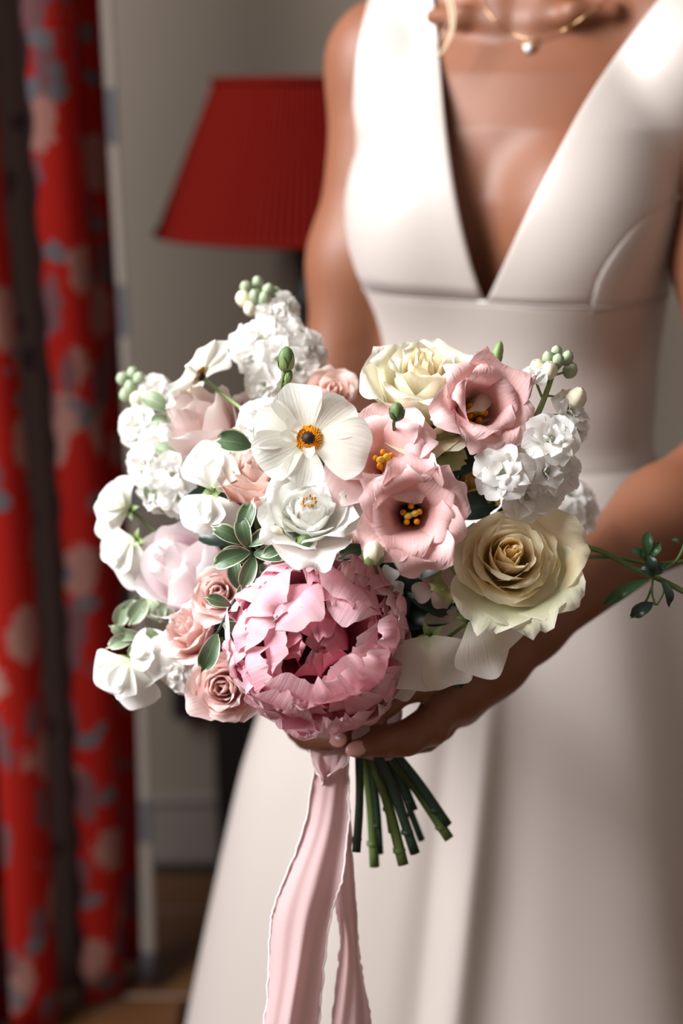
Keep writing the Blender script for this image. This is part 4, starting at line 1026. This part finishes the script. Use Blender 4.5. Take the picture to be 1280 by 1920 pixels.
for (px, py, d, s, lab) in [(828, 850, .905, 81, 'lime green ruffled bract below the tall pink lisianthus'), (850, 1085, .915, 82, 'pale lime ruffled bract left of the yellow rose')]:
    o = flower('lime_bract', lab, 'bract', px, py, d, (-.1, .1, 1), .004, s)
    for k in range(5): petal(o, M['lime'], k * 1.2566, mid=[(.001, 0), (.006, .003), (.012, .004), (.016, .002)], wid=[.002, .007, .009, .006], cup=(.01, .02), nu=9, nv=8, ruf=.003, rfreq=6, seed=s * 9 + k)
    stalk(o, .001, 'stem_dark')

# ---- buds
bud('ivory teardrop bud below the white ranunculus', 515, 1004, .868, (-.1, .35, 1), .0058, 'ivorybud', 'calyx', [(535, 1030, .885), (580, 1090, .93), (660, 1300, .985)], 'ivory buds')
bud('ivory bud on green neck at the upper right rim of the peony', 700, 1038, .848, (.05, .75, .6), .0064, 'ivorybud', 'calyx', [(704, 1064, .868), (710, 1120, .93), (690, 1320, .985)], 'ivory buds')
bud('small round green bud beside the ivory teardrop bud', 571, 1019, .866, (.1, .55, .8), .0052, 'budgreen', 'mid_leaf', [(585, 1040, .88), (620, 1100, .93), (670, 1300, .985)], 'green buds')
bud('dark green pointed bud standing above the front anemone', 536, 674, .885, (.05, 1, .15), .0052, 'budgreen', 'calyx', [(533, 700, .888), (528, 740, .892), (545, 800, .90), (600, 1000, .95)], 'green buds', long_=1.35)
bud('tiny side bud on the stalk above the front anemone', 541, 706, .886, (.25, 1, .1), .0024, 'budgreen', 'calyx', [(533, 722, .890), (529, 745, .893), (545, 802, .905)], 'green buds', long_=1.6)
bud('dark green round bud before the ivory rose', 744, 772, .868, (-.05, .8, .5), .0046, 'budgreen', 'mid_leaf', [(738, 792, .872), (735, 840, .90), (700, 1050, .95)], 'green buds')
bud('slim green bud tip peeking over the tall pink lisianthus', 931, 668, .915, (.25, 1, .1), .0036, 'calyx', 'calyx', [(922, 690, .918), (915, 740, .925), (880, 880, .95)], 'green buds', long_=2.4)
bud('pale green bud in the variegated leaves left of the large peony', 455, 1010, .905, (-.2, .6, .8), .0035, 'sage', 'calyx', [(460, 1030, .91), (480, 1080, .935)], 'green buds')

# ---- foliage
rg = random.Random(77)
def fan(n, a0, a1, tilt=.3, sc=(.8, 1.15)): return [((i + 1) / n * .95 + .03, clampmix(a0, a1, (i % 2)) + rg.uniform(-28, 28), tilt + rg.uniform(-.3, .4), rg.uniform(*sc)) for i in range(n)]
G1 = 'variegated foliage sprigs'
def vs(label, path, leaves, L=.020, wd=.0062, mat='var_leaf', seed=0): return sprig('variegated_sprig', label, 'foliage', path, leaves, mat, L, wd * .82, group=G1, seed=seed)
vs('variegated sprig with cream-edged leaves between ranunculus and large peony', [(520, 1090, .91), (480, 1045, .895), (450, 1010, .89)],
   [(.95, 75, .2, 1.15), (.85, 150, .3, 1.0), (.8, 25, .4, 1.0), (.65, 200, .3, 1.15), (.6, -5, .5, 1.0), (.45, 170, .4, 1.1), (.4, -60, .4, .95), (.3, 230, .5, 1.0), (.25, 20, .4, 1.0), (.1, -20, .5, .9), (.55, -110, .5, 1.0), (.7, 105, .4, 1.0)], .023, .0066, seed=1)
vs('variegated sprig beside the ivory teardrop bud', [(560, 1060, .90), (535, 1025, .88), (525, 1000, .875)], [(.3, -15, .4, .9), (.5, 200, .4, .9), (.7, -55, .4, .9), (.9, 140, .3, .8), (.8, 20, .3, .9)], .018, .0055, seed=2)
vs('variegated sprig hanging along the left rim of the large peony', [(470, 1080, .925), (440, 1125, .905), (405, 1190, .90)], [(.2, 120, .4, .9), (.35, 100, .4, 1.1), (.5, 40, .4, .9), (.6, 160, .4, .9), (.75, -60, .4, 1.0), (.97, -110, .4, 1.3), (.85, -20, .4, .9)], .020, .006, seed=3)
vs('variegated sprig at far left between the two sweet peas', [(380, 990, 1.0), (320, 965, 1.0), (280, 945, 1.0)], fan(8, 120, 30, .3), .022, .008, 'sage_leaf', seed=4)
vs('variegated sprig below the pale pink peony on the left edge', [(330, 1130, 1.0), (270, 1120, 1.01), (232, 1130, 1.01)], fan(7, -100, -60, .3), .020, .007, 'sage_leaf', seed=5)
vs('variegated sprig over the lower left hanging sweet pea', [(320, 1215, .98), (275, 1195, .98), (240, 1195, .98)], fan(5, 150, 200, .3), .020, .006, 'sage_leaf', seed=6)
vs('variegated sprig in the gap below front lisianthus beside the peach rose', [(700, 1060, .91), (680, 1000, .895), (662, 940, .89)], [(.3, 200, .3, 1.0), (.5, 30, .3, 1.0), (.7, 150, .3, 1.1), (.9, 100, .3, 1.0), (.97, 60, .3, 1.1), (.6, -40, .4, 1)], .020, .007, seed=7)
vs('variegated sprig between peach ranunculus and anemone petals', [(520, 900, .93), (490, 850, .92), (470, 835, .92)], [(.9, 170, .3, 1.1), (.7, 60, .3, 1), (.4, 0, .3, 1)], .022, .009, seed=8)
vs('variegated sprig in the dark left of the stock and blush rose', [(350, 900, 1.0), (330, 800, 1.01), (320, 770, 1.01)], fan(5, 160, 60, .3), .022, .008, 'sage_leaf', seed=9)
G2 = 'dark leafy stems'
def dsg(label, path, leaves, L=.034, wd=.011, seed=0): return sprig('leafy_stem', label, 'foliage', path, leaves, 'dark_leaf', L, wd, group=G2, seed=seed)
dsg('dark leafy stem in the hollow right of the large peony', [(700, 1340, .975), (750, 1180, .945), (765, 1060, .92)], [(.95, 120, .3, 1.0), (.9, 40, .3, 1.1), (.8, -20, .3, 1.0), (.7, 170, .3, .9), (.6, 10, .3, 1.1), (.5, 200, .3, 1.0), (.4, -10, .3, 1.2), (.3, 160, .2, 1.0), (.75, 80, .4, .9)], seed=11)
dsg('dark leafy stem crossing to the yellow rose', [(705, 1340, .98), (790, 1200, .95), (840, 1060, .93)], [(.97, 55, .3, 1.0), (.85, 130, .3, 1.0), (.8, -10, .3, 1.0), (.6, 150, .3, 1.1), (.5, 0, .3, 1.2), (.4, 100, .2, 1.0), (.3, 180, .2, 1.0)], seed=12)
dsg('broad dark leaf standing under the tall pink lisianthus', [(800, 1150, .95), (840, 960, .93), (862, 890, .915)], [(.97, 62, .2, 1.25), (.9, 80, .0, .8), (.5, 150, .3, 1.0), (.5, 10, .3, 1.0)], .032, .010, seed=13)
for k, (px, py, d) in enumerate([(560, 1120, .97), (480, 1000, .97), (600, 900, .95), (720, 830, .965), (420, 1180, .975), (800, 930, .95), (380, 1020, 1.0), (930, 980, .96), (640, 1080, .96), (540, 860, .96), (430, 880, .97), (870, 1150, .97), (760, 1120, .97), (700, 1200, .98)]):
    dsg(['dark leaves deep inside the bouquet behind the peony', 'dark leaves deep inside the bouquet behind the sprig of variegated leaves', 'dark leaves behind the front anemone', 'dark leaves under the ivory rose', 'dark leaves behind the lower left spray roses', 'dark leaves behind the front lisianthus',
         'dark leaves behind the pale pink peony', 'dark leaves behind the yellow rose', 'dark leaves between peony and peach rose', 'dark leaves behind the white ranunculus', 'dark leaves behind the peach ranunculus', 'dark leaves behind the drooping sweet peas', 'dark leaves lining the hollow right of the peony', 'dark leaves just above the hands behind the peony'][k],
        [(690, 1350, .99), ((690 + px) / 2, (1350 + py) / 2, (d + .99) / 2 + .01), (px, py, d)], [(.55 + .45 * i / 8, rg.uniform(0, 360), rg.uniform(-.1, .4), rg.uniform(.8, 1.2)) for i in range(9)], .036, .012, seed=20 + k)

# ---- trailing vine at the right
tv = PX(985, 985, .975)
o = empty('trailing_vine', loc=tuple(tv)); tag(o, 'green trailing vine with small toothed leaves reaching across the forearm', 'vine'); ROOTM[o.name] = Matrix.Translation(Vector(tv))
for pth, r_ in (([(985, 985, .975), (1068, 1018, .950), (1130, 1035, .935), (1185, 1065, .925), (1240, 1088, .92), (1300, 1120, .92)], .0019), ([(990, 1050, .975), (1070, 1045, .955), (1150, 1045, .94), (1220, 1058, .93), (1290, 1052, .93)], .0015), ([(1225, 1075, .925), (1255, 1062, .922), (1275, 1040, .92), (1290, 1000, .92)], .0012)):
    t = tube(np.array([PX(*q) for q in pth]) - tv, r_, 7, 24); mesh_obj('stem', t[0], t[1], M['stem'], o)
for k, (px, py, d, ang, tilt, L, wd, mt) in enumerate([(1218, 1062, .92, 100, .2, .0085, .0045, 'mid_leaf'), (1215, 1050, .92, 130, .4, .010, .0055, 'mid_leaf'), (1216, 1045, .918, 60, .4, .012, .006, 'mid_leaf'), (1212, 1045, .918, 90, .2, .018, .005, 'mid_leaf'), (1205, 1040, .918, 160, .4, .009, .004, 'mid_leaf'),
        (1228, 1080, .915, 150, .3, .012, .0045, 'dark_leaf'), (1230, 1078, .915, 60, .4, .010, .005, 'dark_leaf'), (1226, 1075, .912, 110, .4, .013, .005, 'dark_leaf'),
        (1215, 1085, .915, 207, .2, .036, .0058, 'mid_leaf'), (1238, 1085, .916, -70, .3, .020, .0045, 'dark_leaf'), (1225, 1130, .915, 208, .3, .019, .0062, 'dark_leaf'), (1278, 1020, .92, 150, .3, .008, .002, 'mid_leaf')]):
    a = math.radians(ang); leaf(o, world_frame(PX(px, py, d) - tv, camdir(math.cos(a), math.sin(a), tilt), camdir(-.2 * math.sin(a), .4, 1)), M[mt], L * .9, wd * .72, seed=300 + k)
for pth in ([(1224, 1080, .918), (1222, 1110, .916), (1228, 1135, .915)], [(1222, 1100, .917), (1212, 1125, .915), (1200, 1135, .914)], [(1240, 1085, .918), (1243, 1110, .916), (1230, 1135, .915)]):
    t = tube(np.array([PX(*q) for q in pth]) - tv, .0008, 5, 10); mesh_obj('tendril', t[0], t[1], M['stem'], o)

# ---- cut stems below the hands
ST = [((672, 1395), (668, 1598), 'stem_dark', .0030, 'dark stem nearest the ribbon below the hands'), ((680, 1395), (702, 1625), 'stem', .0036, 'green stem second from the ribbon, reaching far down'), ((690, 1395), (712, 1600), 'stem_dark', .0026, 'thin dark stem behind the second green stem'),
      ((690, 1395), (756, 1622), 'stem', .0038, 'bright green stem ending lowest in the middle of the bundle'), ((698, 1390), (778, 1600), 'stem_dark', .0036, 'dark stem just right of the bright middle stem'), ((708, 1390), (790, 1575), 'stem_dark', .0026, 'thin dark stem behind the right middle of the bundle'),
      ((712, 1390), (842, 1573), 'stem', .0036, 'green stem splayed farthest to the right'), ((722, 1390), (838, 1548), 'stem_dark', .0040, 'dark stem lying along the rightmost green stem'), ((700, 1392), (735, 1560), 'stem_dark', .0030, 'short dark stem hidden in the middle of the bundle'), ((716, 1390), (776, 1520), 'stem_dark', .0030, 'short dark stem at the back of the bundle')]
for k, (a, b, mt, r_, lab) in enumerate(ST):
    dd = .985 + .010 * ((k * 3) % 4) - .012; A, B = PX(a[0], a[1], dd), PX(b[0], b[1], dd + .012 * ((k % 3) - 1)); top = A + (A - B) * .35 + np.array([0, .01, 0])
    o = tag(empty('flower_stalk', loc=tuple(B)), lab, 'stem', 'cut stems below the hands'); 
    t = tube([B - B, (A - B) * .5 + np.array([.0015, 0, 0]), A - B, top - B], [r_, r_ * .95, r_ * .9, r_ * .8], 9, 14); mesh_obj('stalk', t[0], t[1], M[mt], o)
    nd = (A - B) * (.12 + .07 * (k % 3)); v, f, uv = ellipsoid(nd, (r_ * 1.25, r_ * 1.25, r_ * .8), 9, 6); mesh_obj('node', v, f, M[mt], o)

# ---- ribbon
RB = PX(612, 1400, .965)
rb = tag(empty('ribbon', loc=tuple(RB)), 'dusty pink silk ribbon with frayed edges hanging from the stems', 'ribbon')
def ribbon_tail(name, left, right, dl, dr, waves, amp, nu=22, nv=50, seed=0):
    Lp, Rp = catmull(np.array([(*p, d) for p, d in zip(left, dl)]), nv), catmull(np.array([(*p, d) for p, d in zip(right, dr)]), nv)
    V, UVs = [], []
    for j in range(nv):
        for i in range(nu):
            u = i / (nu - 1); q = Lp[j] * (1 - u) + Rp[j] * u; t = j / (nv - 1)
            d = q[2] + amp * min(1, .25 + t) * (math.sin(waves * math.pi * u + .8 * t + seed) + .35 * math.sin(2.3 * waves * math.pi * u + 3 * t))
            V.append(PX(q[0] + 2.5 * math.sin(9 * t + 4 * u), q[1], d) - RB); UVs.append((u, t))
    o = mesh_obj(name, V, grid_faces(nu, nv), M['ribbon'], rb, UVs)
    Vn = np.array(V).reshape(nv, nu, 3)
    for side in (0, nu - 1):
        e = Vn[:, side] + np.random.RandomState(seed + side).normal(0, .00035, (nv, 3)); t = tube(e, .0007, 5, nv, False); mesh_obj('frayed_edge', t[0], t[1], M['fray'], o)
    return o
ribbon_tail('tail', [(592, 1420), (565, 1560), (522, 1680), (508, 1750), (500, 1850), (488, 1960)], [(652, 1412), (655, 1530), (640, 1640), (620, 1720), (608, 1830), (595, 1960)], [.955, .95, .945, .94, .935, .93], [.955, .95, .945, .945, .94, .935], 2.2, .006, seed=1)
ribbon_tail('tail', [(600, 1430), (622, 1560), (630, 1690), (640, 1760), (628, 1850), (615, 1960)], [(654, 1420), (658, 1560), (664, 1690), (672, 1780), (690, 1870), (700, 1960)], [.965, .965, .96, .955, .95, .945], [.966, .966, .962, .96, .955, .95], 1.6, .006, seed=2)
ribbon_tail('loop', [(574, 1392), (584, 1425), (600, 1455), (604, 1470)], [(656, 1398), (650, 1430), (622, 1452), (608, 1472)], [.968, .955, .95, .955], [.962, .952, .95, .955], 2.5, .004, nv=20, seed=3)
pts = [np.array([.026 * math.cos(a), .018 * math.sin(a), .004 * math.sin(a * 2)]) for a in np.linspace(0, 2 * math.pi, 40)]
V = []; NB = 9
for k in range(NB):
    for q in pts: V.append(q * (1 + .04 * math.sin(k * 1.9)) + (BIND + (0, 0, -.006 + .0035 * k) - RB))
mesh_obj('binding', V, grid_faces(40, NB), M['ribbon'], rb)
